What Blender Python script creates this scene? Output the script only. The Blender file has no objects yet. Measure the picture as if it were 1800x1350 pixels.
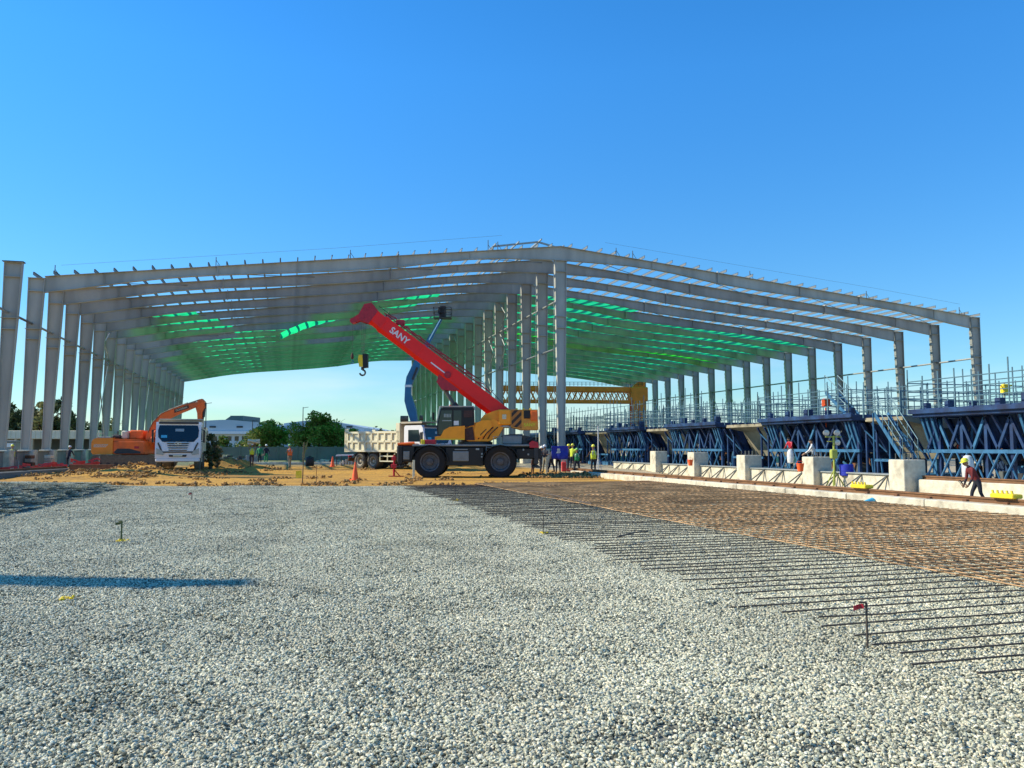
import bpy, bmesh, math, random
import numpy as np
from mathutils import Vector, Matrix, noise as mnoise
R = math.radians
random.seed(7); rng = np.random.default_rng(7)
scn = bpy.context.scene
COL = scn.collection

# ------------------------------------------------------------------ camera, sky, sun
F = 1450.0; HC = 1.65
TH = math.atan(393 / F); PT = math.atan(112 / F)
fwd = Vector((math.sin(TH) * math.cos(PT), math.cos(TH) * math.cos(PT), math.sin(PT)))
rgt = Vector((math.cos(TH), -math.sin(TH), 0)); upv = rgt.cross(fwd)
cam_d = bpy.data.cameras.new('camera'); cam = bpy.data.objects.new('camera', cam_d); COL.objects.link(cam)
cam_d.sensor_width = 36; cam_d.lens = F / 1800 * 36; cam_d.clip_start = 0.1; cam_d.clip_end = 6000
m = Matrix((rgt, upv, -fwd)).transposed().to_4x4(); m.translation = (0, 0, HC); cam.matrix_world = m
scn.camera = cam

SUN_AZ = math.atan2(-0.93, 0.37); SUN_EL = R(36)
w = bpy.data.worlds.new('World'); scn.world = w; w.use_nodes = True
nt = w.node_tree; nt.nodes.clear()
def N(nt, t, **k):
    n = nt.nodes.new(t)
    for a, b in k.items(): setattr(n, a, b)
    return n
sky = N(nt, 'ShaderNodeTexSky', sky_type='NISHITA', sun_disc=False, sun_elevation=SUN_EL,
        sun_rotation=SUN_AZ % (2 * math.pi), altitude=0, air_density=1.0, dust_density=0.0, ozone_density=3.0)
hs = N(nt, 'ShaderNodeHueSaturation'); hs.inputs['Saturation'].default_value = 1.32
bg = N(nt, 'ShaderNodeBackground'); bg.inputs['Strength'].default_value = 0.145
wo = N(nt, 'ShaderNodeOutputWorld')
# thin, pale clouds low over the horizon
tcw = N(nt, 'ShaderNodeTexCoord'); sx = N(nt, 'ShaderNodeSeparateXYZ')
mpw = N(nt, 'ShaderNodeMapping'); mpw.inputs['Scale'].default_value = (2.2, 2.2, 11)
nzw = N(nt, 'ShaderNodeTexNoise'); nzw.inputs['Scale'].default_value = 1.6; nzw.inputs['Detail'].default_value = 7
cr = N(nt, 'ShaderNodeMapRange'); cr.inputs[1].default_value = .47; cr.inputs[2].default_value = .68
hr = N(nt, 'ShaderNodeMapRange'); hr.inputs[1].default_value = .15; hr.inputs[2].default_value = .03
mu = N(nt, 'ShaderNodeMath', operation='MULTIPLY'); mu2 = N(nt, 'ShaderNodeMath', operation='MULTIPLY'); mu2.inputs[1].default_value = .45
mxw = N(nt, 'ShaderNodeMix', data_type='RGBA'); mxw.inputs[7].default_value = (4.6, 4.9, 5.1, 1)
L = nt.links.new
tint = N(nt, 'ShaderNodeMix', data_type='RGBA', blend_type='MULTIPLY'); tint.inputs[0].default_value = 1; tint.inputs[7].default_value = (.77, 1.0, 1.10, 1)
L(sky.outputs[0], hs.inputs['Color']); L(hs.outputs[0], tint.inputs[6]); L(tcw.outputs['Generated'], sx.inputs[0]); L(tcw.outputs['Generated'], mpw.inputs[0])
L(mpw.outputs[0], nzw.inputs['Vector']); L(nzw.outputs['Fac'], cr.inputs[0]); L(sx.outputs['Z'], hr.inputs[0])
L(cr.outputs[0], mu.inputs[0]); L(hr.outputs[0], mu.inputs[1]); L(mu.outputs[0], mu2.inputs[0]); L(mu2.outputs[0], mxw.inputs[0])
hz_ = N(nt, 'ShaderNodeMapRange'); hz_.inputs[1].default_value = 0; hz_.inputs[2].default_value = .42; hz_.inputs[3].default_value = .56; hz_.inputs[4].default_value = 1
L(sx.outputs['Z'], hz_.inputs[0]); hv = N(nt, 'ShaderNodeVectorMath', operation='SCALE'); L(tint.outputs[2], hv.inputs[0]); L(hz_.outputs[0], hv.inputs['Scale']); L(hv.outputs[0], mxw.inputs[6]); L(mxw.outputs[2], bg.inputs['Color']); L(bg.outputs[0], wo.inputs[0])

sd = bpy.data.lights.new('sun', 'SUN'); sd.energy = 4.4; sd.angle = R(.5); sd.color = (1, .90, .69)
so = bpy.data.objects.new('sun', sd); COL.objects.link(so)
tosun = Vector((math.sin(SUN_AZ) * math.cos(SUN_EL), math.cos(SUN_AZ) * math.cos(SUN_EL), math.sin(SUN_EL)))
so.rotation_euler = tosun.to_track_quat('Z', 'Y').to_euler(); so.location = (-40, 20, 60)
scn.view_settings.view_transform = 'Standard'; scn.view_settings.look = 'None'
scn.view_settings.exposure = 0.6; scn.view_settings.gamma = 1

# ------------------------------------------------------------------ helpers
def ray(px, py): return fwd + rgt * ((px - 900) / F) + upv * ((675 - py) / F)
FH = Vector((math.sin(TH), math.cos(TH), 0))
def at(px, py, D):
    d = ray(px, py); return Vector((0, 0, HC)) + d * (D / d.dot(FH))
def gx(px, D):                                     # ground position under a picture column at a distance
    p = at(px, 787, D); return p.x, p.y
def onZ(px, py, z=0):
    d = ray(px, py); return Vector((0, 0, HC)) + d * ((z - HC) / d.z)
def dist(x, y): return x * FH.x + y * FH.y
def sst(t): t = max(0, min(1, t)); return t * t * (3 - 2 * t)

def tag(o, label=None, cat=None, group=None, kind=None):
    for k, v in (('label', label), ('category', cat), ('group', group), ('kind', kind)):
        if v: o[k] = v
    return o
def thing(name, label, cat, loc=(0, 0, 0), rz=0, group=None, parent=None):
    o = bpy.data.objects.new(name, None); COL.objects.link(o); o.location = loc; o.rotation_euler = (0, 0, rz)
    o.empty_display_size = .3
    return tag(o, label, cat, group)
def copy_tree(o, parent=None):
    c = o.copy(); COL.objects.link(c)
    if parent: c.parent = parent
    for ch in list(o.children): copy_tree(ch, c)
    return c

def mat(name, col, rough=.6, metal=0.0, var=.12, scale=2.0, bump=0.0, bscale=None, col2=None, mix=(.45, .65), spec=None, coords='Object', stretch=None, detail=5, objvar=0):
    m = bpy.data.materials.new(name); m.use_nodes = True; nt = m.node_tree; L = nt.links.new
    b = nt.nodes['Principled BSDF']; b.inputs['Roughness'].default_value = rough; b.inputs['Metallic'].default_value = metal
    if spec is not None: b.inputs['Specular IOR Level'].default_value = spec
    tc = N(nt, 'ShaderNodeTexCoord'); vec = tc.outputs[coords]
    if stretch:
        mp = N(nt, 'ShaderNodeMapping'); mp.inputs['Scale'].default_value = stretch; L(vec, mp.inputs[0]); vec = mp.outputs[0]
    nz = N(nt, 'ShaderNodeTexNoise'); nz.inputs['Scale'].default_value = scale; nz.inputs['Detail'].default_value = detail
    L(vec, nz.inputs['Vector'])
    mr = N(nt, 'ShaderNodeMapRange'); mr.inputs[1].default_value = .3; mr.inputs[2].default_value = .7
    mr.inputs[3].default_value = 1 - var; mr.inputs[4].default_value = 1 + var
    L(nz.outputs['Fac'], mr.inputs[0])
    base = N(nt, 'ShaderNodeMix', data_type='RGBA'); base.inputs[6].default_value = (*col, 1); base.inputs[7].default_value = (*(col2 or col), 1)
    if col2:
        n2 = N(nt, 'ShaderNodeTexNoise'); n2.inputs['Scale'].default_value = scale * .37; n2.inputs['Detail'].default_value = 8; L(vec, n2.inputs['Vector'])
        m2 = N(nt, 'ShaderNodeMapRange'); m2.inputs[1].default_value = mix[0]; m2.inputs[2].default_value = mix[1]
        L(n2.outputs['Fac'], m2.inputs[0]); L(m2.outputs[0], base.inputs[0])
    else: base.inputs[0].default_value = 0
    vm = N(nt, 'ShaderNodeVectorMath', operation='SCALE'); L(base.outputs[2], vm.inputs[0]); L(mr.outputs[0], vm.inputs['Scale'])
    out = vm.outputs[0]
    if objvar:
        oi = N(nt, 'ShaderNodeObjectInfo'); mo = N(nt, 'ShaderNodeMapRange'); mo.inputs[3].default_value = 1 - objvar; mo.inputs[4].default_value = 1 + objvar; L(oi.outputs['Random'], mo.inputs[0])
        v4 = N(nt, 'ShaderNodeVectorMath', operation='SCALE'); L(out, v4.inputs[0]); L(mo.outputs[0], v4.inputs['Scale']); out = v4.outputs[0]
    L(out, b.inputs['Base Color'])
    if bump:
        nb = N(nt, 'ShaderNodeTexNoise'); nb.inputs['Scale'].default_value = bscale or scale * 6; nb.inputs['Detail'].default_value = 6; L(vec, nb.inputs['Vector'])
        bp = N(nt, 'ShaderNodeBump'); bp.inputs['Strength'].default_value = bump; bp.inputs['Distance'].default_value = .03
        L(nb.outputs['Fac'], bp.inputs['Height']); L(bp.outputs[0], b.inputs['Normal'])
    return m

class MB:
    def __init__(s): s.v = []; s.f = []; s.m = []; s.cm = 0
    def add(s, vs, fs):
        o = len(s.v); s.v += [tuple(p) for p in vs]
        for f in fs: s.f.append(tuple(i + o for i in f)); s.m.append(s.cm)
    def hexa(s, P):  # 8 pts: bottom 0-3 ccw, top 4-7
        s.add(P, [(0, 3, 2, 1), (4, 5, 6, 7), (0, 1, 5, 4), (1, 2, 6, 5), (2, 3, 7, 6), (3, 0, 4, 7)])
    def box(s, x0, x1, y0, y1, z0, z1):
        s.hexa([(x0, y0, z0), (x1, y0, z0), (x1, y1, z0), (x0, y1, z0), (x0, y0, z1), (x1, y0, z1), (x1, y1, z1), (x0, y1, z1)])
        return s
    def bbox(s, x0, x1, y0, y1, z0, z1, b=.03):   # chamfered box
        P = []
        for z, i in ((z0, b), (z0 + b, 0), (z1 - b, 0), (z1, b)):
            a0, a1, c0, c1 = x0 + i, x1 - i, y0 + i, y1 - i
            P += [(a0 + b, c0, z), (a1 - b, c0, z), (a1, c0 + b, z), (a1, c1 - b, z), (a1 - b, c1, z), (a0 + b, c1, z), (a0, c1 - b, z), (a0, c0 + b, z)]
        fs = [tuple(range(7, -1, -1)), tuple(range(24, 32))]
        for k in range(3):
            for i in range(8): fs.append((k * 8 + i, k * 8 + (i + 1) % 8, k * 8 + 8 + (i + 1) % 8, k * 8 + 8 + i))
        s.add(P, fs); return s
    def beam(s, p, q, w=.1, h=.1, up=(0, 0, 1), w2=None, h2=None):
        p = Vector(p); q = Vector(q); d = (q - p).normalized(); u = Vector(up)
        if abs(d.dot(u)) > .98: u = Vector((0, 1, 0))
        a = d.cross(u).normalized(); u = a.cross(d).normalized(); w2 = w2 or w; h2 = h2 or h
        P = [p - a * w / 2 - u * h / 2, p + a * w / 2 - u * h / 2, q + a * w2 / 2 - u * h2 / 2, q - a * w2 / 2 - u * h2 / 2,
             p - a * w / 2 + u * h / 2, p + a * w / 2 + u * h / 2, q + a * w2 / 2 + u * h2 / 2, q - a * w2 / 2 + u * h2 / 2]
        s.hexa(P); return s
    def tube(s, p, q, r=.03, n=8, r2=None, cap=True):
        p = Vector(p); q = Vector(q); d = (q - p).normalized(); u = Vector((0, 0, 1)) if abs(d.z) < .9 else Vector((1, 0, 0))
        a = d.cross(u).normalized(); b = a.cross(d); r2 = r if r2 is None else r2
        P = [p + (a * math.cos(t) + b * math.sin(t)) * r for t in [2 * math.pi * i / n for i in range(n)]]
        P += [q + (a * math.cos(t) + b * math.sin(t)) * r2 for t in [2 * math.pi * i / n for i in range(n)]]
        fs = [(i, (i + 1) % n, n + (i + 1) % n, n + i) for i in range(n)]
        if cap: fs += [tuple(range(n - 1, -1, -1)), tuple(range(n, 2 * n))]
        s.add(P, fs); return s
    def path(s, pts, r=.02, n=6):
        for a, b in zip(pts, pts[1:]): s.tube(a, b, r, n)
        return s
    def prism(s, poly, a0, a1, axis='y'):          # polygon in (x,z) extruded along y, or (y,z) along x, (x,y) along z
        n = len(poly)
        def mk(p, a): return (p[0], a, p[1]) if axis == 'y' else ((a, p[0], p[1]) if axis == 'x' else (p[0], p[1], a))
        P = [mk(p, a0) for p in poly] + [mk(p, a1) for p in poly]
        s.add(P, [tuple(range(n)), tuple(range(2 * n - 1, n - 1, -1))] + [(i, n + i, n + (i + 1) % n, (i + 1) % n) for i in range(n)])
        return s
    def lathe(s, prof, n=20, c=(0, 0, 0), axis='z', cap=True):
        P = []
        for r, h in prof:
            for i in range(n):
                t = 2 * math.pi * i / n; x, y = r * math.cos(t), r * math.sin(t)
                P.append((c[0] + x, c[1] + y, c[2] + h) if axis == 'z' else (c[0] + x, c[1] + h, c[2] + y))
        fs = []
        for k in range(len(prof) - 1):
            for i in range(n): fs.append((k * n + i, k * n + (i + 1) % n, (k + 1) * n + (i + 1) % n, (k + 1) * n + i))
        if cap: fs += [tuple(range(n - 1, -1, -1)), tuple(range((len(prof) - 1) * n, len(prof) * n))]
        s.add(P, fs); return s
    def build(s, name, mats, parent=None, loc=(0, 0, 0), smooth=False, world=False, rot=None):
        me = bpy.data.meshes.new(name); me.from_pydata(s.v, [], s.f)
        for mm in (mats if isinstance(mats, (list, tuple)) else [mats]): me.materials.append(mm)
        me.polygons.foreach_set('material_index', s.m)
        bm = bmesh.new(); bm.from_mesh(me); bmesh.ops.recalc_face_normals(bm, faces=bm.faces); bm.to_mesh(me); bm.free()
        if smooth:
            me.polygons.foreach_set('use_smooth', [True] * len(me.polygons))
            try: me.set_sharp_from_angle(angle=R(38))
            except Exception: pass
        me.update()
        o = bpy.data.objects.new(name, me); COL.objects.link(o)
        o.location = loc
        if rot: o.rotation_euler = rot
        if parent:
            o.parent = parent
            if world: o.location = tuple(-c for c in parent.location)
        return o

def text_mesh(txt, size, depth=.004, name='lettering', m=None, parent=None, loc=(0, 0, 0), rot=(0, 0, 0), bold=.02, shear=0, sx=1):
    cu = bpy.data.curves.new(name, 'FONT'); cu.body = txt; cu.size = size; cu.extrude = depth; cu.offset = bold * size * .5
    cu.align_x = 'CENTER'; cu.align_y = 'CENTER'; cu.shear = shear
    t = bpy.data.objects.new(name, cu); COL.objects.link(t)
    dg = bpy.context.evaluated_depsgraph_get(); me = bpy.data.meshes.new_from_object(t.evaluated_get(dg))
    bpy.data.objects.remove(t)
    me.materials.clear(); me.materials.append(m)
    o = bpy.data.objects.new(name, me); COL.objects.link(o); o.location = loc; o.rotation_euler = rot; o.scale = (sx, 1, 1)
    if parent: o.parent = parent
    return o

# ------------------------------------------------------------------ materials
M = {}
M['steel'] = mat('grey_primer_steel', (.40, .405, .36), .55, .0, .12, 1.2, col2=(.30, .305, .27), stretch=(1, 1, .25), objvar=.10)
M['steel_dark'] = mat('dark_steel', (.10, .11, .10), .6, .1, .15, 3)
M['galv'] = mat('galvanised_steel', (.34, .36, .34), .42, .35, .12, 4)
M['purlin'] = mat('purlin_steel', (.20, .22, .22), .5, .2, .12, 3)
M['concrete'] = mat('site_concrete', (.60, .55, .42), .85, 0, .18, 5, .35, 30, col2=(.36, .32, .24), mix=(.5, .72))
M['concrete_dark'] = mat('segment_concrete', (.34, .30, .20), .85, 0, .22, 1.5, .25, 20, col2=(.16, .145, .10))
M['red'] = mat('crane_red', (.96, .004, .004), .42, 0, .04, 2)
M['red2'] = mat('dull_red', (.45, .012, .03), .45, 0, .15, 6)
M['orange'] = mat('crane_orange', (.96, .34, .006), .42, 0, .08, 3)
M['exorange'] = mat('excavator_orange', (.92, .15, .012), .42, 0, .08, 3, col2=(.66, .12, .02))
M['black'] = mat('black_paint', (.005, .005, .006), .5, 0, .3, 5)
M['rubber'] = mat('tyre_rubber', (.009, .009, .009), .85, 0, .25, 8, .2, 40)
M['dusty'] = mat('dusty_tyre', (.13, .115, .085), .9, 0, .25, 8, .2, 40)
M['white'] = mat('truck_white', (.74, .74, .74), .35, 0, .04, 2)
M['cream'] = mat('tipper_cream', (.74, .68, .46), .45, 0, .07, 3, col2=(.66, .60, .42))
M['beige'] = mat('weathered_beige', (.42, .37, .27), .6, 0, .12, 4)
M['grey'] = mat('mid_grey_paint', (.23, .24, .23), .5, 0, .12, 4)
M['dgrey'] = mat('dark_grey_paint', (.03, .032, .035), .5, 0, .2, 5)
M['glass'] = mat('dark_glass', (.006, .014, .022), .08, 0, .1, 2, spec=.6)
M['chrome'] = mat('bright_metal', (.6, .6, .6), .22, .9, .05, 2)
M['yellow'] = mat('safety_yellow', (.85, .62, .02), .5, 0, .08, 4)
M['gantry'] = mat('gantry_yellow', (.90, .22, .03), .5, 0, .15, 1.5)
M['blue'] = mat('mould_blue', (.011, .044, .125), .5, 0, .35, 3, col2=(.006, .018, .07))
M['blue2'] = mat('mould_blue_light', (.04, .145, .27), .45, .1, .3, 4)
M['liftblue'] = mat('lift_blue', (.015, .15, .30), .42, 0, .08, 2)
M['pipe'] = mat('scaffold_pipe', (.10, .19, .23), .5, .3, .2, 5)
M['rust'] = mat('rusty_steel', (.17, .075, .035), .8, .1, .3, 6, .2, 50)
M['rail'] = mat('rail_steel', (.20, .10, .045), .65, .3, .25, 4)
M['rebar'] = mat('rebar_steel', (.085, .066, .052), .7, .3, .35, 4)
M['rebar_rust'] = mat('rebar_rust', (.50, .30, .14), .8, .0, .45, 1.6, col2=(.27, .16, .075))
M['cone'] = mat('cone_orange', (.90, .12, .02), .5, 0, .05, 3)
M['skin'] = mat('skin', (.30, .17, .10), .6, 0, .08, 6)
M['maroon'] = mat('maroon_cloth', (.13, .012, .014), .85, 0, .2, 10)
M['hub'] = mat('hub_grey', (.075, .078, .085), .5, .1, .3, 6)
M['navy'] = mat('navy_cloth', (.012, .016, .03), .85, 0, .2, 10)
M['brown'] = mat('brown_cloth', (.07, .035, .03), .85, 0, .2, 10)
M['khaki'] = mat('khaki_cloth', (.20, .19, .14), .85, 0, .2, 10)
M['hivis'] = mat('hi_vis_yellow', (.62, .72, .04), .7, 0, .1, 8)
M['hiviso'] = mat('hi_vis_orange', (.85, .16, .03), .7, 0, .1, 8)
M['gvest'] = mat('green_vest', (.02, .25, .09), .7, 0, .15, 8)
M['helmet'] = mat('helmet_yellow', (.80, .76, .06), .35, 0, .04, 3)
M['helmetg'] = mat('helmet_green', (.18, .45, .10), .35, 0, .04, 3)
M['helmetw'] = mat('helmet_white', (.8, .8, .76), .35, 0, .04, 3)
M['bluecloth'] = mat('blue_tarp', (.012, .025, .36), .55, 0, .15, 4)
M['redmesh'] = mat('red_barrier_mesh', (.62, .05, .05), .7, 0, .2, 6)
M['wood'] = mat('rough_timber', (.38, .27, .14), .85, 0, .2, 5, stretch=(1, 6, 6))
M['bark'] = mat('bark', (.13, .10, .07), .9, 0, .25, 8, .3, 30)
M['tarp'] = mat('cream_sheet_wall', (.62, .59, .46), .7, 0, .08, 1)
M['roofb'] = mat('blue_grey_sheet_roof', (.40, .50, .55), .55, 0, .06, .1, stretch=(1, 12, 1))
M['wallb'] = mat('pale_hall_wall', (.55, .60, .62), .7, 0, .05, .2)
M['dwall'] = mat('grey_block_wall', (.15, .165, .16), .85, 0, .15, .5)
M['lamp'] = mat('lamp_lens', (.55, .53, .48), .2, .2, .15, 12)
M['greentarp'] = mat('lime_paint', (.36, .40, .07), .5, 0, .1, 5)
M['hay'] = mat('pale_bundle', (.62, .60, .42), .8, 0, .2, 20)
M['plastic'] = mat('white_plastic_wrap', (.62, .62, .60), .4, 0, .15, 8)
M['skyblue'] = mat('cyan_paint', (.06, .42, .62), .6, 0, .1, 8)

def leafmat(name, c1, c2):
    m = bpy.data.materials.new(name); m.use_nodes = True; nt = m.node_tree; L = nt.links.new
    b = nt.nodes['Principled BSDF']; b.inputs['Roughness'].default_value = .65; b.inputs['Specular IOR Level'].default_value = .25
    g = N(nt, 'ShaderNodeNewGeometry'); mx = N(nt, 'ShaderNodeMix', data_type='RGBA')
    mx.inputs[6].default_value = (*c1, 1); mx.inputs[7].default_value = (*c2, 1); L(g.outputs['Random Per Island'], mx.inputs[0])
    L(mx.outputs[2], b.inputs['Base Color']); tr = N(nt, 'ShaderNodeBsdfTranslucent'); L(mx.outputs[2], tr.inputs[0])
    ms = N(nt, 'ShaderNodeMixShader'); ms.inputs[0].default_value = .25; L(b.outputs[0], ms.inputs[1]); L(tr.outputs[0], ms.inputs[2])
    L(ms.outputs[0], nt.nodes['Material Output'].inputs[0]); return m
M['leaf'] = leafmat('leaf_dark', (.10, .13, .035), (.24, .25, .08))
M['leaf2'] = leafmat('leaf_olive', (.17, .18, .06), (.33, .31, .13))
M['leaf3'] = leafmat('leaf_deep', (.07, .10, .04), (.14, .17, .07))
M['drygrass'] = leafmat('leaf_dry', (.14, .13, .06), (.26, .22, .12))

def netmat(name, c, tf):
    m = bpy.data.materials.new(name); m.use_nodes = True; nt = m.node_tree; L = nt.links.new
    nt.nodes.remove(nt.nodes['Principled BSDF'])
    tc = N(nt, 'ShaderNodeTexCoord'); nz = N(nt, 'ShaderNodeTexNoise'); nz.inputs['Scale'].default_value = .7; nz.inputs['Detail'].default_value = 5
    L(tc.outputs['Object'], nz.inputs['Vector'])
    mx = N(nt, 'ShaderNodeMix', data_type='RGBA'); mr = N(nt, 'ShaderNodeMapRange'); mr.inputs[1].default_value = .38; mr.inputs[2].default_value = .62
    L(nz.outputs['Fac'], mr.inputs[0]); L(mr.outputs[0], mx.inputs[0])
    mx.inputs[6].default_value = (*[k * .78 for k in c], 1); mx.inputs[7].default_value = (*c, 1)
    d = N(nt, 'ShaderNodeBsdfDiffuse'); t = N(nt, 'ShaderNodeBsdfTranslucent'); L(mx.outputs[2], d.inputs[0]); L(mx.outputs[2], t.inputs[0])
    tr = N(nt, 'ShaderNodeBsdfTransparent'); tr.inputs[0].default_value = (.75, 1, .88, 1)
    a = N(nt, 'ShaderNodeMixShader'); a.inputs[0].default_value = .8; L(d.outputs[0], a.inputs[1]); L(t.outputs[0], a.inputs[2])
    b = N(nt, 'ShaderNodeMixShader'); b.inputs[0].default_value = tf; L(a.outputs[0], b.inputs[1]); L(tr.outputs[0], b.inputs[2])
    L(b.outputs[0], nt.nodes['Material Output'].inputs[0]); return m
M['net'] = netmat('green_shade_net', (.015, .78, .29), .07)
M['netlime'] = netmat('lime_shade_net', (.05, .85, .05), .05)

# stripes (hazard stripes on the counterweight)
def stripemat():
    m = bpy.data.materials.new('hazard_stripes'); m.use_nodes = True; nt = m.node_tree; L = nt.links.new
    b = nt.nodes['Principled BSDF']; b.inputs['Roughness'].default_value = .5
    tc = N(nt, 'ShaderNodeTexCoord'); s = N(nt, 'ShaderNodeSeparateXYZ'); L(tc.outputs['Object'], s.inputs[0])
    a = N(nt, 'ShaderNodeMath', operation='SUBTRACT'); L(s.outputs['X'], a.inputs[0]); L(s.outputs['Z'], a.inputs[1])
    k = N(nt, 'ShaderNodeMath', operation='FRACT'); mu = N(nt, 'ShaderNodeMath', operation='MULTIPLY'); mu.inputs[1].default_value = 2.3
    L(a.outputs[0], mu.inputs[0]); L(mu.outputs[0], k.inputs[0])
    g = N(nt, 'ShaderNodeMath', operation='GREATER_THAN'); g.inputs[1].default_value = .5; L(k.outputs[0], g.inputs[0])
    mx = N(nt, 'ShaderNodeMix', data_type='RGBA'); mx.inputs[6].default_value = (.42, .15, .02, 1); mx.inputs[7].default_value = (.02, .012, .01, 1)  # stripe orange toned down too, the block's shade painted in
    L(g.outputs[0], mx.inputs[0]); L(mx.outputs[2], b.inputs['Base Color']); return m
M['stripe'] = stripemat()

# ------------------------------------------------------------------ ground
TRX, TRY = gx(313, 49)
EXX, EXY = gx(225, 60)
def gnz(x, y, s, o=0): return mnoise.noise(Vector((x * s + o, y * s, o)))
def tz(x, y):
    D = dist(x, y)
    z = .20 * sst((D - 49.5) / 6)
    if D > 36:
        k = sst((D - 36) / 1.2)
        mx, my = TRX, TRY
        z += .17 * math.exp(-((x - mx) ** 2 / 14 + (y - my) ** 2 / 14))
        # soil heaps beside and in front of the excavator
        for (px, dd, hh, sx_, sy_) in ((205, 50, .26, 3.4, 2.0), (262, 50, .26, 1.4, 1.6), (150, 46, .22, 3.0, 2.5), (238, 47, .2, 2, 2),
                                       (395, 60, .50, 1.4, 1.5), (372, 58, .5, 1.0, 1.2), (425, 61, .4, 1.3, 1.2), (457, 56, .28, .8, .8), (950, 49, .12, 1.6, .8), (1010, 48, .16, 1.2, .7), (1045, 47, .16, 1, .7)):
            cx, cy = gx(px, dd); r = (x - cx) ** 2 / sx_ ** 2 + (y - cy) ** 2 / sy_ ** 2
            if r < 9: z += hh * math.exp(-r) * (1 + .5 * gnz(x, y, 1.3, 3))
        rough = .5 if (x > 4 and D < 50) else 1
        if D < 75: z += k * rough * (.030 * gnz(x, y, .9, 5) + .022 * gnz(x, y, 3.1, 9))
    if D < 38 and x < 17: z -= .05 * (1 - sst((D - 35.6) / 1.2))
    return z
def axis(lo, hi, step, far):
    a = list(np.arange(lo, hi, step)); s = step; v = hi
    out = []
    while v < far: out.append(v); s *= 1.35; v += s
    s = step; v = lo; neg = []
    while v > -far: s *= 1.35; v -= s; neg.append(v)
    return neg[::-1] + a + out
def soilmat():
    m = bpy.data.materials.new('site_soil'); m.use_nodes = True; nt = m.node_tree; L = nt.links.new
    b = nt.nodes['Principled BSDF']; b.inputs['Roughness'].default_value = .95; b.inputs['Specular IOR Level'].default_value = .15
    tc = N(nt, 'ShaderNodeTexCoord'); P = tc.outputs['Object']
    def noise(sc, det=6, st=None):
        n = N(nt, 'ShaderNodeTexNoise'); n.inputs['Scale'].default_value = sc; n.inputs['Detail'].default_value = det
        if st:
            mp = N(nt, 'ShaderNodeMapping'); mp.inputs['Scale'].default_value = st; mp.inputs['Rotation'].default_value = (0, 0, TH); L(P, mp.inputs[0]); L(mp.outputs[0], n.inputs['Vector'])
        else: L(P, n.inputs['Vector'])
        return n.outputs['Fac']
    def rng_(v, a, b_, c=0, d=1):
        r = N(nt, 'ShaderNodeMapRange'); r.inputs[1].default_value = a; r.inputs[2].default_value = b_; r.inputs[3].default_value = c; r.inputs[4].default_value = d; L(v, r.inputs[0]); return r.outputs[0]
    def mix(f, a, c):
        x = N(nt, 'ShaderNodeMix', data_type='RGBA'); L(f, x.inputs[0])
        for k, q in ((6, a), (7, c)):
            if isinstance(q, tuple): x.inputs[k].default_value = (*q, 1)
            else: L(q, x.inputs[k])
        return x.outputs[2]
    c = mix(rng_(noise(.35, 7, (.35, 1.6, 1)), .45, .68), (.50, .28, .06), (.30, .17, .055))
    c = mix(rng_(noise(2.2, 8), .56, .74), c, (.20, .12, .05))
    sp = N(nt, 'ShaderNodeSeparateXYZ'); L(P, sp.inputs[0])
    c = mix(rng_(sp.outputs['Y'], 64, 76), c, mix(rng_(noise(.05), .4, .6), (.27, .25, .19), (.15, .16, .09)))
    c = mix(rng_(sp.outputs['X'], 16.2, 17.5), c, (.40, .34, .23))
    vm = N(nt, 'ShaderNodeVectorMath', operation='SCALE'); L(c, vm.inputs[0]); L(rng_(noise(9, 4), .3, .7, .7, 1.3), vm.inputs['Scale']); L(vm.outputs[0], b.inputs['Base Color'])
    bp = N(nt, 'ShaderNodeBump'); bp.inputs['Strength'].default_value = .9; bp.inputs['Distance'].default_value = .06; L(noise(6, 9), bp.inputs['Height']); L(bp.outputs[0], b.inputs['Normal'])
    return m
xs = axis(-34, 46, .4, 2600); ys = axis(30, 72, .3, 3000)
nx, ny = len(xs), len(ys)
vs = [(x, y, tz(x, y)) for y in ys for x in xs]
fs = [(j * nx + i, j * nx + i + 1, (j + 1) * nx + i + 1, (j + 1) * nx + i) for j in range(ny - 1) for i in range(nx - 1)]
g = MB(); g.add(vs, fs); ground = g.build('ground', soilmat(), smooth=True); tag(ground, kind='structure')

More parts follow.
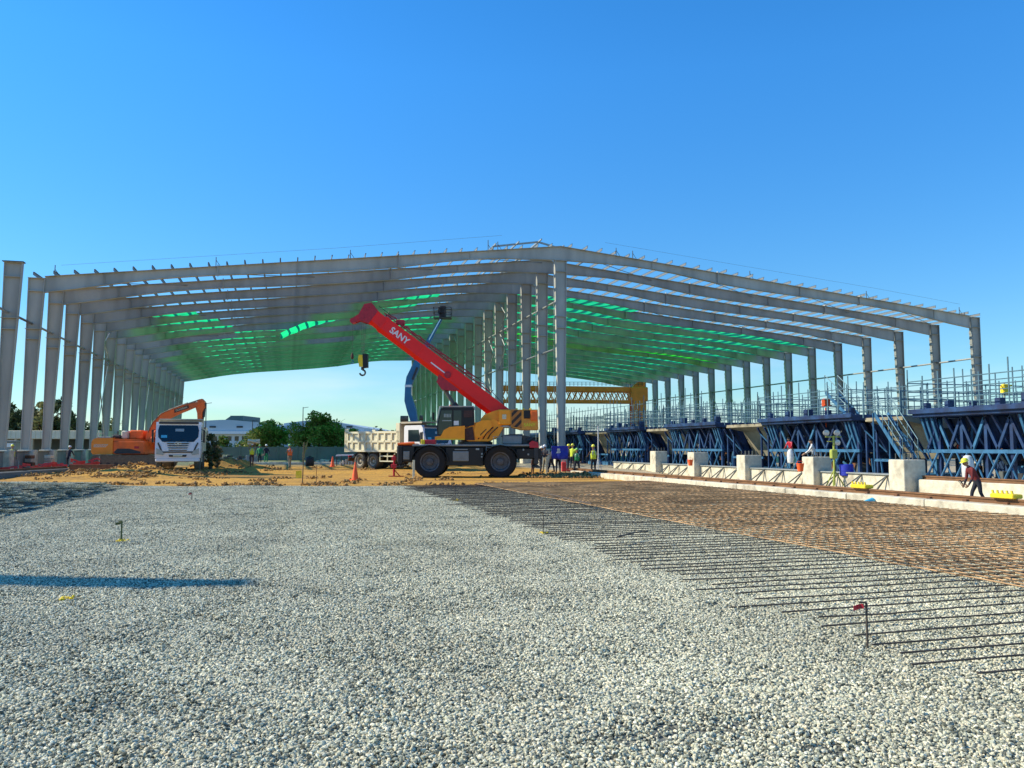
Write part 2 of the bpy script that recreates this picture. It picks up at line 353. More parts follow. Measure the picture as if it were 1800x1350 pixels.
# gravel pad -------------------------------------------------------
def gz(x, y):       # top of the gravel: flat pad with a loose, higher layer along the left
    z = .025 * gnz(x, y, .35, 2) + .012 * gnz(x, y, 1.1, 8)
    D = dist(x, y)
    h = max(0, min(.80, 1.65 - 63 / F * max(D, 4))) * sst((35.5 - D) / 4) * (1 + .12 * gnz(x, y, .6, 4))
    for xr in (-1.5, .35):
        q = x - xr - .9 * math.sin(y * .09) - .02 * y; z -= .022 * math.exp(-(q / .24) ** 2) * (.6 + .8 * abs(gnz(x, y, .3, 12)))
    h *= sst((y - 8) / 9)
    edge = -6.55 + .25 * gnz(0, y, .5, 1)
    z += min(h, max(0, (edge - x) * .66)) if h > 0 else 0
    return z
def gravelmat(name, base, stones):
    m = bpy.data.materials.new(name); m.use_nodes = True; nt = m.node_tree; L = nt.links.new
    b = nt.nodes['Principled BSDF']; b.inputs['Roughness'].default_value = .9; b.inputs['Specular IOR Level'].default_value = .2
    tc = N(nt, 'ShaderNodeTexCoord')
    if stones:
        at_ = N(nt, 'ShaderNodeAttribute', attribute_name='stone'); cr = N(nt, 'ShaderNodeValToRGB')
        e = cr.color_ramp.elements; e[0].position = 0; e[0].color = (.10, .105, .08, 1); e[1].position = 1; e[1].color = (.84, .80, .60, 1)
        for p, c in ((.22, (.24, .25, .19)), (.44, (.46, .46, .33)), (.64, (.60, .59, .43)), (.8, (.60, .53, .36))):
            q = e.new(p); q.color = (*c, 1)
        L(at_.outputs['Fac'], cr.inputs[0])
        nz = N(nt, 'ShaderNodeTexNoise'); nz.inputs['Scale'].default_value = 60; L(tc.outputs['Object'], nz.inputs['Vector'])
        mr = N(nt, 'ShaderNodeMapRange'); mr.inputs[3].default_value = .8; mr.inputs[4].default_value = 1.2; L(nz.outputs['Fac'], mr.inputs[0])
        vm = N(nt, 'ShaderNodeVectorMath', operation='SCALE'); L(cr.outputs[0], vm.inputs[0]); L(mr.outputs[0], vm.inputs['Scale'])
        gp = N(nt, 'ShaderNodeNewGeometry'); n3 = N(nt, 'ShaderNodeTexNoise'); n3.inputs['Scale'].default_value = .55; n3.inputs['Detail'].default_value = 6; L(gp.outputs['Position'], n3.inputs['Vector'])
        m3 = N(nt, 'ShaderNodeMapRange'); m3.inputs[1].default_value = .35; m3.inputs[2].default_value = .65; m3.inputs[3].default_value = .88; m3.inputs[4].default_value = 1.10; L(n3.outputs['Fac'], m3.inputs[0])
        v2 = N(nt, 'ShaderNodeVectorMath', operation='SCALE'); L(vm.outputs[0], v2.inputs[0]); L(m3.outputs[0], v2.inputs['Scale']); L(v2.outputs[0], b.inputs['Base Color'])
    else:
        vo = N(nt, 'ShaderNodeTexVoronoi'); vo.inputs['Scale'].default_value = 26; L(tc.outputs['Object'], vo.inputs['Vector'])
        sp = N(nt, 'ShaderNodeSeparateXYZ'); L(vo.outputs['Color'], sp.inputs[0])
        mx = N(nt, 'ShaderNodeMix', data_type='RGBA'); mx.inputs[6].default_value = (.07, .075, .065, 1); mx.inputs[7].default_value = (*base, 1); L(sp.outputs[0], mx.inputs[0])
        L(mx.outputs[2], b.inputs['Base Color'])
        bp = N(nt, 'ShaderNodeBump'); bp.invert = True; bp.inputs['Strength'].default_value = 1; bp.inputs['Distance'].default_value = .02
        L(vo.outputs['Distance'], bp.inputs['Height']); L(bp.outputs[0], b.inputs['Normal'])
    return m
gx_ = np.arange(-30, 16.5, .3); gy_ = np.arange(0, 46, .3)
g = MB(); vs = []; fs = []; idx = {}
for j, y in enumerate(gy_):
    for i, x in enumerate(gx_):
        D = dist(x, y)
        if D < 35.5 + .5 * gnz(x, y, .4, 6) + .2 * gnz(x, y, 1.7, 6): idx[i, j] = len(vs); vs.append((x, y, gz(x, y)))
for (i, j) in idx:
    if (i + 1, j) in idx and (i, j + 1) in idx and (i + 1, j + 1) in idx: fs.append((idx[i, j], idx[i + 1, j], idx[i + 1, j + 1], idx[i, j + 1]))
g.add(vs, fs); gs = g.build('gravel_bed', gravelmat('gravel_bed', (.24, .24, .19), False), smooth=True)  # bed darker than the stones: shade of the gaps put into its colour
tag(gs, kind='structure')

def stone_variants(nvar, nst, rad, smin, smax, flat=.8):
    phi = (1 + 5 ** .5) / 2
    ico = np.array([(-1, phi, 0), (1, phi, 0), (-1, -phi, 0), (1, -phi, 0), (0, -1, phi), (0, 1, phi), (0, -1, -phi), (0, 1, -phi), (phi, 0, -1), (phi, 0, 1), (-phi, 0, -1), (-phi, 0, 1)]) / math.hypot(1, phi)
    tri = np.array([(0, 11, 5), (0, 5, 1), (0, 1, 7), (0, 7, 10), (0, 10, 11), (1, 5, 9), (5, 11, 4), (11, 10, 2), (10, 7, 6), (7, 1, 8), (3, 9, 4), (3, 4, 2), (3, 2, 6), (3, 6, 8), (3, 8, 9), (4, 9, 5), (2, 4, 11), (6, 2, 10), (8, 6, 7), (9, 8, 1)])
    V = []; T = []; A = []; Gp = []; o = 0
    for k in range(nvar):
        for s in range(nst):
            r = rad * math.sqrt(rng.random()); t = rng.random() * 6.283
            sz = rng.uniform(smin, smax) * .5
            sc = sz * np.array([rng.uniform(.8, 1.3), rng.uniform(.65, 1.0), rng.uniform(.5, .85)])
            q = rng.normal(size=4); q /= np.linalg.norm(q); a, b, c, d = q
            Rm = np.array([[1 - 2 * (c * c + d * d), 2 * (b * c - a * d), 2 * (b * d + a * c)], [2 * (b * c + a * d), 1 - 2 * (b * b + d * d), 2 * (c * d - a * b)], [2 * (b * d - a * c), 2 * (c * d + a * b), 1 - 2 * (b * b + c * c)]])
            v = (ico * (1 + rng.uniform(-.22, .18, (12, 1)))) * sc @ Rm.T
            v[:, 2] *= flat; v += (r * math.cos(t), r * math.sin(t), rng.uniform(-.6, 1.1) * sz)
            V.append(v); T.append(tri + o); o += 12; A += [rng.random()] * 12; Gp += [k] * 12
    return np.vstack(V), np.vstack(T), A, Gp
def scatter_object(name, material, pts, nvar, nst, rad, smin, smax, flat=.8):
    """one object: loose points carry rotation and variant; the stone clusters in the same mesh are instanced on them"""
    V, T, A, Gp = stone_variants(nvar, nst, rad, smin, smax, flat)
    n0 = len(V); P = np.array([p[:3] for p in pts]); allv = np.vstack([V, P])
    me = bpy.data.meshes.new(name); me.from_pydata(allv.tolist(), [], T.tolist()); me.materials.append(material)
    def attr(nm, ty, data, f='value'):
        a = me.attributes.new(nm, ty, 'POINT'); a.data.foreach_set(f, np.asarray(data).ravel())
    npnt = len(pts)
    attr('stone', 'FLOAT', np.concatenate([A, np.zeros(npnt)]))
    attr('grp', 'INT', np.concatenate([Gp, rng.integers(0, nvar, npnt)]).astype(np.int32))
    attr('ispt', 'BOOLEAN', np.concatenate([np.zeros(n0, bool), np.ones(npnt, bool)]))
    rot = np.zeros((n0 + npnt, 3)); rot[n0:, 2] = rng.random(npnt) * 6.283
    rot[n0:, 1] = [p[3] for p in pts]
    attr('rot', 'FLOAT_VECTOR', rot, 'vector')
    sc = np.ones(n0 + npnt); sc[n0:] = rng.uniform(.9, 1.15, npnt); attr('scl', 'FLOAT', sc)
    o = bpy.data.objects.new(name, me); COL.objects.link(o)
    ng = bpy.data.node_groups.new(name + '_scatter', 'GeometryNodeTree')
    ng.interface.new_socket('Geometry', in_out='INPUT', socket_type='NodeSocketGeometry'); ng.interface.new_socket('Geometry', in_out='OUTPUT', socket_type='NodeSocketGeometry')
    I = N(ng, 'NodeGroupInput'); O = N(ng, 'NodeGroupOutput'); L = ng.links.new
    def na(nm, ty): a = N(ng, 'GeometryNodeInputNamedAttribute', data_type=ty); a.inputs['Name'].default_value = nm; return [q for q in a.outputs if q.enabled][0]
    sep = N(ng, 'GeometryNodeSeparateGeometry', domain='POINT'); L(I.outputs[0], sep.inputs[0]); L(na('ispt', 'BOOLEAN'), sep.inputs['Selection'])
    sp = N(ng, 'GeometryNodeSplitToInstances', domain='POINT'); L(sep.outputs[1], sp.inputs[0]); L(na('grp', 'INT'), sp.inputs['Group ID'])
    iop = N(ng, 'GeometryNodeInstanceOnPoints'); L(sep.outputs[0], iop.inputs['Points']); L(sp.outputs[0], iop.inputs['Instance'])
    iop.inputs['Pick Instance'].default_value = True; L(na('grp', 'INT'), iop.inputs['Instance Index'])
    L(na('rot', 'FLOAT_VECTOR'), iop.inputs['Rotation']); L(na('scl', 'FLOAT'), iop.inputs['Scale']); L(iop.outputs[0], O.inputs[0])
    md = o.modifiers.new('scatter', 'NODES'); md.node_group = ng
    return o
pts = []
tanh = 930 / F
for D0, D1, dens in ((2.6, 9, 24), (9, 18, 22), (18, 36.2, 15)):
    n = int(dens * tanh * (D1 ** 2 - D0 ** 2))
    for _ in range(n):
        D = math.sqrt(rng.uniform(D0 ** 2, D1 ** 2)); t = rng.uniform(-tanh, tanh) * D
        p = FH * D + rgt * t
        if p.x > 16.2 or D > 35.4 + .5 * gnz(p.x, p.y, .4, 6) + .25 * gnz(p.x, p.y, 1.7, 6): continue
        pts.append((p.x, p.y, gz(p.x, p.y) + .004, 0))
# a margin either side of the picture so that the pad goes on past the frame
for _ in range(2600):
    x, y = rng.uniform(-24, -2), rng.uniform(1, 34)
    if abs((x * rgt.x + y * rgt.y)) > tanh * dist(x, y) and dist(x, y) > 1: pts.append((x, y, gz(x, y) + .004, 0))
gr = scatter_object('gravel', gravelmat('gravel_stone', None, True), pts, 5, 430, .30, .013, .032)
tag(gr, 'pale grey crushed stone spread over the whole foreground pad', 'gravel', kind='stuff')

# soil clods
clods = []
for _ in range(950):
    px = rng.uniform(-40, 860); D = rng.uniform(36.5, 60)
    x, y = gx(px, D)
    mound = tz(x, y) - .2 * sst((D - 49.5) / 6)
    if mound > .09 and rng.random() < .9 or rng.random() < .05: clods.append((x, y, tz(x, y), 0))
for _ in range(40):
    x, y = gx(rng.uniform(-20, 1080), 36.3 + abs(rng.normal()) * .9)
    if x < 14: clods.append((x, y, tz(x, y), 0))
for _ in range(160):
    x, y = gx(rng.uniform(925, 1085), rng.uniform(45, 50)); clods.append((x, y, tz(x, y), 0))
cl = scatter_object('soil_clods', mat('soil_clod', (.36, .20, .06), .95, 0, .4, 3, col2=(.19, .11, .045)), clods, 4, 22, .5, .05, .20, .9)
tag(cl, 'brown clods of dug earth strewn over the heaps and along the edge of the gravel', 'soil clods', kind='stuff')

# ------------------------------------------------------------------ rebar mat
def wavy(mb, p, q, r, n=14, amp=.012, seg=5):
    p = Vector(p); q = Vector(q); d = (q - p).normalized(); a = Vector((-d.y, d.x, 0)); o = rng.uniform(0, 100)
    P = []
    for i in range(n + 1):
        c = p.lerp(q, i / n) + a * amp * mnoise.noise(Vector((o, i * .6, 0))) * 2 + Vector((0, 0, amp * .8 * mnoise.noise(Vector((o, 7, i * .6)))))
        for k in range(seg):
            t = 2 * math.pi * k / seg; P.append(c + (a * math.cos(t) + Vector((0, 0, 1)) * math.sin(t)) * r)
    fs = [(i * seg + k, i * seg + (k + 1) % seg, (i + 1) * seg + (k + 1) % seg, (i + 1) * seg + k) for i in range(n) for k in range(seg)]
    mb.add(P, fs + [tuple(range(seg - 1, -1, -1)), tuple(range(n * seg, (n + 1) * seg))])
rm = thing('rebar_mat', 'wide brown mat of tied reinforcing bars lying on the gravel along the kerb', 'rebar mat', (10, 18, 0))
Y = 3.6; rest = MB(); nb = 0
while Y < 35.5:
    xe = 4.75 + .35 * rng.random() ** 2 - .1; 
    if rng.random() < .12: xe -= rng.uniform(.1, .4)
    x1 = 16.0
    lim = 35.3 - .0
    if dist(xe, Y) < lim:
        mb = MB() if nb < 100 else rest
        wavy(mb, (xe, Y, .050), (x1, Y + rng.uniform(-.12, .12), .085), .0085, amp=.02)
        if nb < 100: mb.build('cross_bar', M['rebar'], rm, world=True)
        nb += 1
    Y += .33 + rng.uniform(-.05, .05)
o = rest.build('cross_bars_far', M['rebar'], rm, world=True); o['kind'] = 'stuff'
# second, closer cross layer inside the dense part
mb = MB(); Y = 3.9
while Y < 36:
    if dist(8, Y) < 36: wavy(mb, (7.75 + .2 * rng.random(), Y, .135), (16.0, Y, .14), .0085, 10, .02, 4)
    Y += .27 + rng.uniform(-.05, .05)
o = mb.build('upper_cross_bars', M['rebar_rust'], rm, world=True); o['kind'] = 'stuff'
X = 7.85
while X < 16.1:
    mb = MB(); yend = (35.6 - X * FH.x) / FH.y
    wavy(mb, (X, 3.2, .117), (X + rng.uniform(-.03, .03), yend + rng.uniform(-.2, .4), .117), .0095, 40, .016, 4)
    mb.build('lengthwise_bar', M['rebar_rust'], rm, world=True); X += rng.uniform(.17, .25)

# ------------------------------------------------------------------ kerb, rail, pedestals on the right
KX = 16.45
kt = thing('rail_kerb', 'long low cream concrete kerb beam beside the brown rebar mat, carrying a rail', 'kerb', (KX, 25, 0))
mb = MB(); y = 9.0
while y < 47:
    ln = 3.2; mb.bbox(KX + rng.uniform(-.01, .01), KX + .95, y, y + ln - .03, -.05, .27 + rng.uniform(-.006, .006), .02); y += ln
mb.build('beam', M['concrete'], kt, world=True)
rl = thing('crane_rail', 'rusty crane rail running along the top of the cream kerb', 'rail', (KX + .5, 25, .27))
mb = MB(); mb.box(KX + .42, KX + .58, 9, 49, .272, .295).box(KX + .485, KX + .515, 9, 49, .295, .37).box(KX + .455, KX + .545, 9, 49, .37, .415)
mb.build('rail_section', M['rail'], rl, world=True)
for k in range(30):
    y = 10 + k * 1.25; c = MB(); c.bbox(KX + .34, KX + .44, y, y + .14, .271, .33, .01).bbox(KX + .56, KX + .66, y, y + .14, .271, .33, .01); c.build('rail_clip', M['rust'], rl, world=True)
for px, py, lb in ((1512, 865, 'small yellow rail stop on the kerb, the farther of the two'), (1795, 884, 'large yellow rail stop on the kerb at the right edge of the photo')):
    p = onZ(px, py, .30); t = thing('rail_stop', lb, 'rail stop', (KX + .5, p.y, .42), 0, 'yellow rail stops')
    b = MB(); b.bbox(-.16, .16, -.34, .34, .0, .11, .02); b.build('block', M['yellow'], t)
    for s in range(5): b = MB(); b.tube((-.10, -.28 + s * .14, .10), (-.10, -.26 + s * .14, .19), .028, 8); b.build('bolt', M['yellow'], t)
mb = MB(); p = onZ(1590, 880, .1); mb.tube((KX - .02, p.y, .12), (KX - .30, p.y - .05, .07), .09, 12, .07); o = mb.build('paint_tin', M['skyblue'], smooth=True); tag(o, 'small bright blue tin lying against the cream kerb', 'tin')

PEDX = 21.9
peds = [(1163, 833, 793, 27), (1233, 838, 795, 33), (1325, 845, 800, 40), (1447, 855, 803, 45), (1610, 868, 808, 54)]
pnames = ['farthest of the row, behind the workers', 'second from the far end of the row', 'middle one of the row', 'in front of the round lamps, with a mottled grey front', 'nearest and largest, with bolts on its top']
yp = []
for (px, yb, yt, wd), nm in zip(peds, pnames):
    p = onZ(px, yb, 0); D = dist(p.x, p.y); h = HC - (yt - 787) / F * D; wid = wd / F * D
    t = thing('column_pedestal', 'square concrete column pedestal, ' + nm, 'pedestal', (p.x, p.y + .4, 0), 0, 'concrete column pedestals in a row')
    s = wid * .42
    b = MB(); b.bbox(-s, s, -.40, .40, -.1, h, .02); b.build('block', M['concrete'], t)
    for i in range(4):
        for j in (-1, 1):
            b = MB(); b.tube((-.3 + i * .2, j * .2, h - .05), (-.3 + i * .2, j * .2, h + .22), .018, 6); b.build('anchor_bolt', M['steel_dark'], t)
    yp.append((p.x, p.y + .4))
# low cream wall linking the pedestals
for i in range(len(yp)):
    x0, y0 = yp[i]
    x1, y1 = yp[i - 1] if i else (22.4, 47)
    if i == 0: x1, y1 = 22.3, 56
    lo, hi = y0 + .42, y1 - .42
    names = ['between the two workers and the farthest pedestal', 'between the two farthest pedestals', 'between the second and the middle pedestal', 'between the middle pedestal and the lamp stand', 'beside the nearest pedestal, far side']
    t = thing('low_wall', 'low cream concrete wall ' + names[i], 'wall', ((x0 + x1) / 2, (lo + hi) / 2, 0), 0, 'low walls between the pedestals')
    b = MB(); xm = (x0 + x1) / 2; b.bbox(xm + .05, xm + .45, lo, hi, -.1, .60, .015); b.build('wall_body', M['concrete'], t, world=True)
    b = MB(); b.bbox(xm - .02, xm + .52, lo, hi, .603, .66, .01); b.build('coping', M['galv'], t, world=True)
    for k in range(3):
        y = lo + (hi - lo) * (k + .6) / 3.4
        b = MB(); b.beam((xm - .5, y, 0), (xm + .02, y, .58), .05, .05); b.beam((xm - .5, y + .5, 0), (xm + .02, y, .58), .05, .05); b.build('brace', M['steel_dark'], t, world=True)
x0, y0 = yp[-1]
t = thing('low_wall', 'low cream concrete wall with a rusty rail on top, right of the nearest pedestal', 'wall', (x0, y0 - 6, 0), 0, 'low walls between the pedestals')
b = MB(); b.bbox(x0 - .0, x0 + .5, y0 - 13, y0 - .5, -.1, .52, .02); b.build('wall_body', M['concrete'], t, world=True)
b = MB(); b.box(x0 + .17, x0 + .30, y0 - 13, y0 - .5, .523, .545); b.box(x0 + .22, x0 + .25, y0 - 13, y0 - .5, .545, .62); b.box(x0 + .19, x0 + .28, y0 - 13, y0 - .5, .62, .66); b.build('rail_section', M['rail'], t, world=True)

# ------------------------------------------------------------------ the steel shed
Y0, BAY, NF = 64.0, 5.1, 17
XL, XM, XR = -17.75, 21.5, 63.7
ZL, ZM, ZR = 13.55, 18.3, 14.1
ZB = 1.5
shed = thing('steel_shed_frame', 'huge unfinished grey steel shed frame with tapered columns and sloping rafters, open to the sky', 'steel frame', (XM, Y0, 0))
def plate_prism(mb, poly, y, t=.03): mb.prism(poly, y - t / 2, y + t / 2)
def flange(mb, a, b, y, fw=.36, t=.04, up=(0, 0, 1)):
    mb.beam((a[0], y, a[1]), (b[0], y, b[1]), fw, t, up=up)
def column(mb, x, y, ztop, wt, wb, kind, zb=ZB):
    if kind == 'L': b0, b1, t0, t1 = x, x + wb, x, x + wt
    elif kind == 'R': b0, b1, t0, t1 = x - wb, x, x - wt, x
    else: b0, b1, t0, t1 = x - wb / 2, x + wb / 2, x - wt / 2, x + wt / 2
    plate_prism(mb, [(b0, zb), (b1, zb), (t1, ztop), (t0, ztop)], y)
    flange(mb, (b0, zb), (t0, ztop), y, up=(1, 0, 0)); flange(mb, (b1, zb), (t1, ztop), y, up=(1, 0, 0))
    for k, z in enumerate((zb + .02, zb + (ztop - zb) * .64, zb + (ztop - zb) * .70, ztop - .95, ztop - .02)):
        f = (z - zb) / (ztop - zb); a = b0 + (t0 - b0) * f; c = b1 + (t1 - b1) * f; e = .09 if k in (0, 2) else (.0 if k < 4 else .05)
        mb.box(a - e, c + e, y - .19, y + .19, z - .02, z + .02)
def prof(u):          # rafter depth along half span, u from eave to ridge
    P = [(0, 1.15), (.05, 1.1), (.20, .66), (.30, .62), (.42, .78), (.55, .92), (.66, .90), (.78, .60), (.86, .66), (1, 1.15)]
    for (a, p), (b, q) in zip(P, P[1:]):
        if u <= b: return p + (q - p) * (u - a) / (b - a)
    return P[-1][1]
def rafter(mb, xe, ze, y, left):
    n = 20; top = []; bot = []; u0 = 1.01 / abs(XM - xe)
    for i in range(n + 1):
        u = u0 + (1 - u0) * i / n; x = xe + (XM - xe) * u; z = ze + (ZM - ze) * u; top.append((x, z)); bot.append((x, z - prof(u)))
    for i in range(n):
        plate_prism(mb, [bot[i], bot[i + 1], top[i + 1], top[i]], y, .03)
        flange(mb, bot[i], bot[i + 1], y, .34, .035)
    flange(mb, top[0], top[-1], y, .36, .035)
    for i in (2, 6, 9, 13, 16): mb.beam((top[i][0], y, top[i][1] - .02), (bot[i][0], y, bot[i][1] + .02), .20, .03, up=(1, 0, 0))
    for i in (6, 13): mb.beam((top[i][0], y, top[i][1] + .12), (bot[i][0], y, bot[i][1] - .08), .40, .05, up=(1, 0, 0))
c0 = {}
for k in range(NF):
    y = Y0 + BAY * k
    for key, x, zt, wt, wb, kd in (('L', XL, ZL, 1.02, .50, 'L'), ('M', XM, ZM - 1.18, .98, .52, 'M'), ('R', XR, ZR, .98, .48, 'R')):
        if k == 0:
            mb = MB(); column(mb, x, 0, zt, wt, wb, kd); c0[key] = mb.build('column', M['steel'], shed); c0[key].location = (-XM, 0, 0)
            mb = MB(); b0 = x - (.1 if kd == 'L' else (.9 if kd == 'R' else .5)); mb.bbox(b0, b0 + 1.0, -.5, .5, -.1, ZB, .03); c0[key + 'p'] = mb.build('pedestal', M['concrete'], shed); c0[key + 'p'].location = (-XM, 0, 0)
        else:
            for q in (key, key + 'p'):
                c = c0[q].copy(); COL.objects.link(c); c.parent = shed; c.location = (-XM, BAY * k, 0)
    for key, xe, ze in (('rl', XL, ZL), ('rr', XR, ZR)):
        if k == 0:
            mb = MB(); rafter(mb, xe, ze, 0, key == 'rl'); c0[key] = mb.build('rafter', M['steel'], shed); c0[key].location = (-XM, 0, 0)
        else:
            c = c0[key].copy(); COL.objects.link(c); c.parent = shed; c.location = (-XM, BAY * k, 0)
YE = Y0 + BAY * (NF - 1)
for xe, ze, n in ((XL, ZL, 31), (XR, ZR, 33)):
    for i in range(n):
        u = (i + .35) / n; x = xe + (XM - xe) * u; z = ze + (ZM - ze) * u + .02
        mb = MB(); ya = Y0 - .45 - rng.uniform(0, .35); yb = YE + .4
        if xe < 0 and i > 24: ya += .2
        mb.box(x - .02, x + .02, ya, yb, z, z + .22); mb.box(x - .02, x + .07, ya, yb, z + .20, z + .22)
        mb.build('purlin', M['purlin'], shed, world=True)
for x, z in ((XL + .3, 10.3), (XM, 9.9), (XM, 13.9), (XR - .3, 10.2)):
    mb = MB(); mb.tube((x, Y0 - (BAY * 1 if x < 0 else 0), z), (x, YE, z), .085, 8); mb.build('strut', M['galv'], shed, world=True)
for x, ks, z0, z1 in ((XL + .35, (4, 9, 14), 1.6, 10.2), (XL + .4, (4, 9, 14), 10.3, 13.2), (XM, (3, 4, 8, 12), 10, 13.9), (XM, (4, 8, 12), 1.7, 9.9), (XM, (3, 8, 12), 13.9, 17), (XR - .4, (8, 9, 13), 1.8, 10.2)):
    for k in ks:
        if k >= NF - 1: continue
        ya, yb = Y0 + BAY * k, Y0 + BAY * (k + 1)
        mb = MB(); mb.tube((x, ya, z0), (x, yb, z1), .05, 6); mb.tube((x, yb, z0), (x, ya, z1), .05, 6); mb.build('cross_brace', M['galv'], shed, world=True)
# cables and small ladder rungs hanging down the flanges of the middle columns
for k in range(NF):
    y = Y0 + BAY * k
    mb = MB(); mb.tube((XM - .62, y - .1, 2), (XM - .62, y - .1, 17), .022, 5); mb.build('hanging_cable', M['galv'], shed, world=True)
# clips up the inner side of the right-hand columns
for k in range(NF):
    y = Y0 + BAY * k; mb = MB()
    for j in range(22):
        z = 2 + j * .5; xx = XR - .48 - .50 * (z - ZB) / (ZR - ZB); mb.box(xx - .12, xx - .02, y - .16, y + .16, z, z + .16)
    mb.beam((XR - .56, y, 2), (XR - 1.00, y, 12.8), .30, .03, up=(1, 0, 0))
    mb.build('clip_strip', M['galv'], shed, world=True)
# roof bracing between frames and ridge vent frame
for k in (0, 3, 6, 9, 12):
    for xa, za, xb, zb_ in ((XL, ZL, XM, ZM), (XM, ZM, XR, ZR)):
        for q in range(4):
            u0, u1 = q / 4, (q + 1) / 4; mb = MB()
            mb.tube((xa + (xb - xa) * u0, Y0 + BAY * k, za + (zb_ - za) * u0 - .25), (xa + (xb - xa) * u1, Y0 + BAY * (k + 1), za + (zb_ - za) * u1 - .25), .03, 5)
            mb.build('roof_rod', M['purlin'], shed, world=True)
mb = MB(); 
for y in (Y0 + 3, Y0 + 8, Y0 + 18, Y0 + 28):
    for a, b in (((XM - 5.2, 17.8), (XM - 5.0, 18.7)), ((XM - 5.0, 18.7), (XM - 1, 19.35)), ((XM - 1, 19.35), (XM + 2.6, 18.55)), ((XM + 2.6, 18.55), (XM + 2.6, 18.1))):
        mb.beam((a[0], y, a[1]), (b[0], y, b[1]), .12, .14)
for x, z in ((XM - 5, 18.7), (XM - 3, 19.0), (XM - 1, 19.35), (XM + 1, 18.9), (XM + 2.6, 18.55)): mb.beam((x, Y0 + 2.0, z), (x, Y0 + 28.5, z), .09, .12)
mb.build('ridge_vent_frame', M['galv'], shed, world=True)
for px, yy in ((97, 466), (380, 452), (616, 440), (858, 422), (875, 428), (1083, 441), (1112, 443), (1318, 478), (1523, 520), (1686, 543)):
    p = at(px, yy, 1); d = ray(px, yy); s = Y0 / d.y; q = Vector((0, 0, HC)) + d * s
    zt = ZL + (ZM - ZL) * (q.x - XL) / (XM - XL) if q.x < XM else ZR + (ZM - ZR) * (XR - q.x) / (XR - XM)
    mb = MB(); mb.tube((q.x, Y0, zt - .05), (q.x, Y0, max(q.z, zt + .7)), .032, 6); mb.tube((q.x, Y0, zt + .5), (q.x + .35, Y0, zt), .02, 5); mb.build('lifeline_post', M['steel_dark'], shed, world=True)
mb = MB()
for a, b in (((XL + 2, ZL + 1.0), (XL + 21, 17.0)), ((XL + 21, 17.0), (XM - 5, 18.9)), ((XM + 4, 18.9), (XR - 11, 16.3)), ((XR - 11, 16.3), (XR - 2, 15.3))): mb.tube((a[0], Y0, a[1]), (b[0], Y0, b[1]), .008, 4)
mb.build('lifeline', M['steel_dark'], shed, world=True)

# columns that stand alone, before the first frame and down the left side
for k, lb in ((-1, 'lone tapered grey steel column with a capped top, left of the first framed column'), (-2, 'lone grey steel column cut by the left edge of the photo'), (-9, 'lone grey steel column left of the photo whose shadow crosses the gravel')):
    y = Y0 + BAY * k if k > -5 else 17.6
    t = thing('steel_column', lb, 'column', (XL if k > -5 else -18.85, y, 0), 0, 'lone steel columns')
    mb = MB(); column(mb, 0, 0, ZL, 1.02, .50, 'L'); mb.build('column_shaft', M['steel'], t)
    mb = MB(); mb.box(-.12, 1.12, -.24, .24, ZL, ZL + .05); mb.box(.0, 1.04, -.03, .03, ZL + .05, ZL + .10); mb.build('cap_plate', M['steel_dark'], t)
    mb = MB(); mb.bbox(-.15, .9, -.5, .5, -.1, ZB, .03); mb.build('pedestal', M['concrete'], t)
    if k == -1: mb = MB(); mb.tube((.3, 0, 10.3), (.3, BAY, 10.3), .085, 8); mb.tube((.3, 0, 10.3), (.3, -BAY, 10.3), .085, 8); mb.build('strut', M['galv'], t)
# plinth wall along the left row
t = thing('plinth_wall', 'long grey concrete plinth wall under the left row of columns', 'wall', (XL, 100, 0))
mb = MB(); mb.bbox(XL + .28, XL + .55, Y0 - 12, YE + 2, -.1, 1.36, .02); mb.build('wall_body', mat('grey_concrete', (.23, .24, .215), .9, 0, .15, 1.2, .2, 20, col2=(.17, .19, .17)), t, world=True)
mb = MB(); mb.bbox(XL + .22, XL + .61, Y0 - 12, YE + 2, 1.363, 1.44, .01); mb.build('coping', M['concrete_dark'], t, world=True)

# green nets under the roof
def roofz(x): return ZL + (ZM - ZL) * (x - XL) / (XM - XL) if x < XM else ZR + (ZM - ZR) * (XR - x) / (XR - XM)
def net(x0, x1, k, label, m='net', sag=.28, slack=0):
    ya, yb = Y0 + BAY * k + .22, Y0 + BAY * (k + 1) - .22; nx_ = max(8, int(abs(x1 - x0) / .33)); ny_ = 8; o = rng.uniform(0, 99)
    vs = []; cx, cz = (x0 + x1) / 2, roofz((x0 + x1) / 2)
    for j in range(ny_ + 1):
        for i in range(nx_ + 1):
            x = x0 + (x1 - x0) * i / nx_; v = j / ny_; y = ya + (yb - ya) * v
            z = roofz(x) - .10 - sag * 4 * v * (1 - v) * (.6 + .4 * abs(math.sin((x) * math.pi / 1.27))) + .10 * mnoise.noise(Vector((x * .5, y * .5, o))) - slack * (1 - i / nx_) ** 2 * 1.5
            vs.append((x - cx, y - ya, z - cz))
    fs = [(j * (nx_ + 1) + i, j * (nx_ + 1) + i + 1, (j + 1) * (nx_ + 1) + i + 1, (j + 1) * (nx_ + 1) + i) for j in range(ny_) for i in range(nx_)]
    mb = MB(); mb.add(vs, fs); ob = mb.build('safety_net', M[m], loc=(cx, ya, cz), smooth=True)
    tag(ob, label, 'net', 'green nets slung under the roof'); return ob
ordn = ['first', 'second', 'third', 'fourth', 'fifth', 'sixth', 'seventh', 'eighth', 'ninth', 'tenth', 'eleventh', 'twelfth', 'thirteenth', 'fourteenth', 'fifteenth', 'sixteenth']
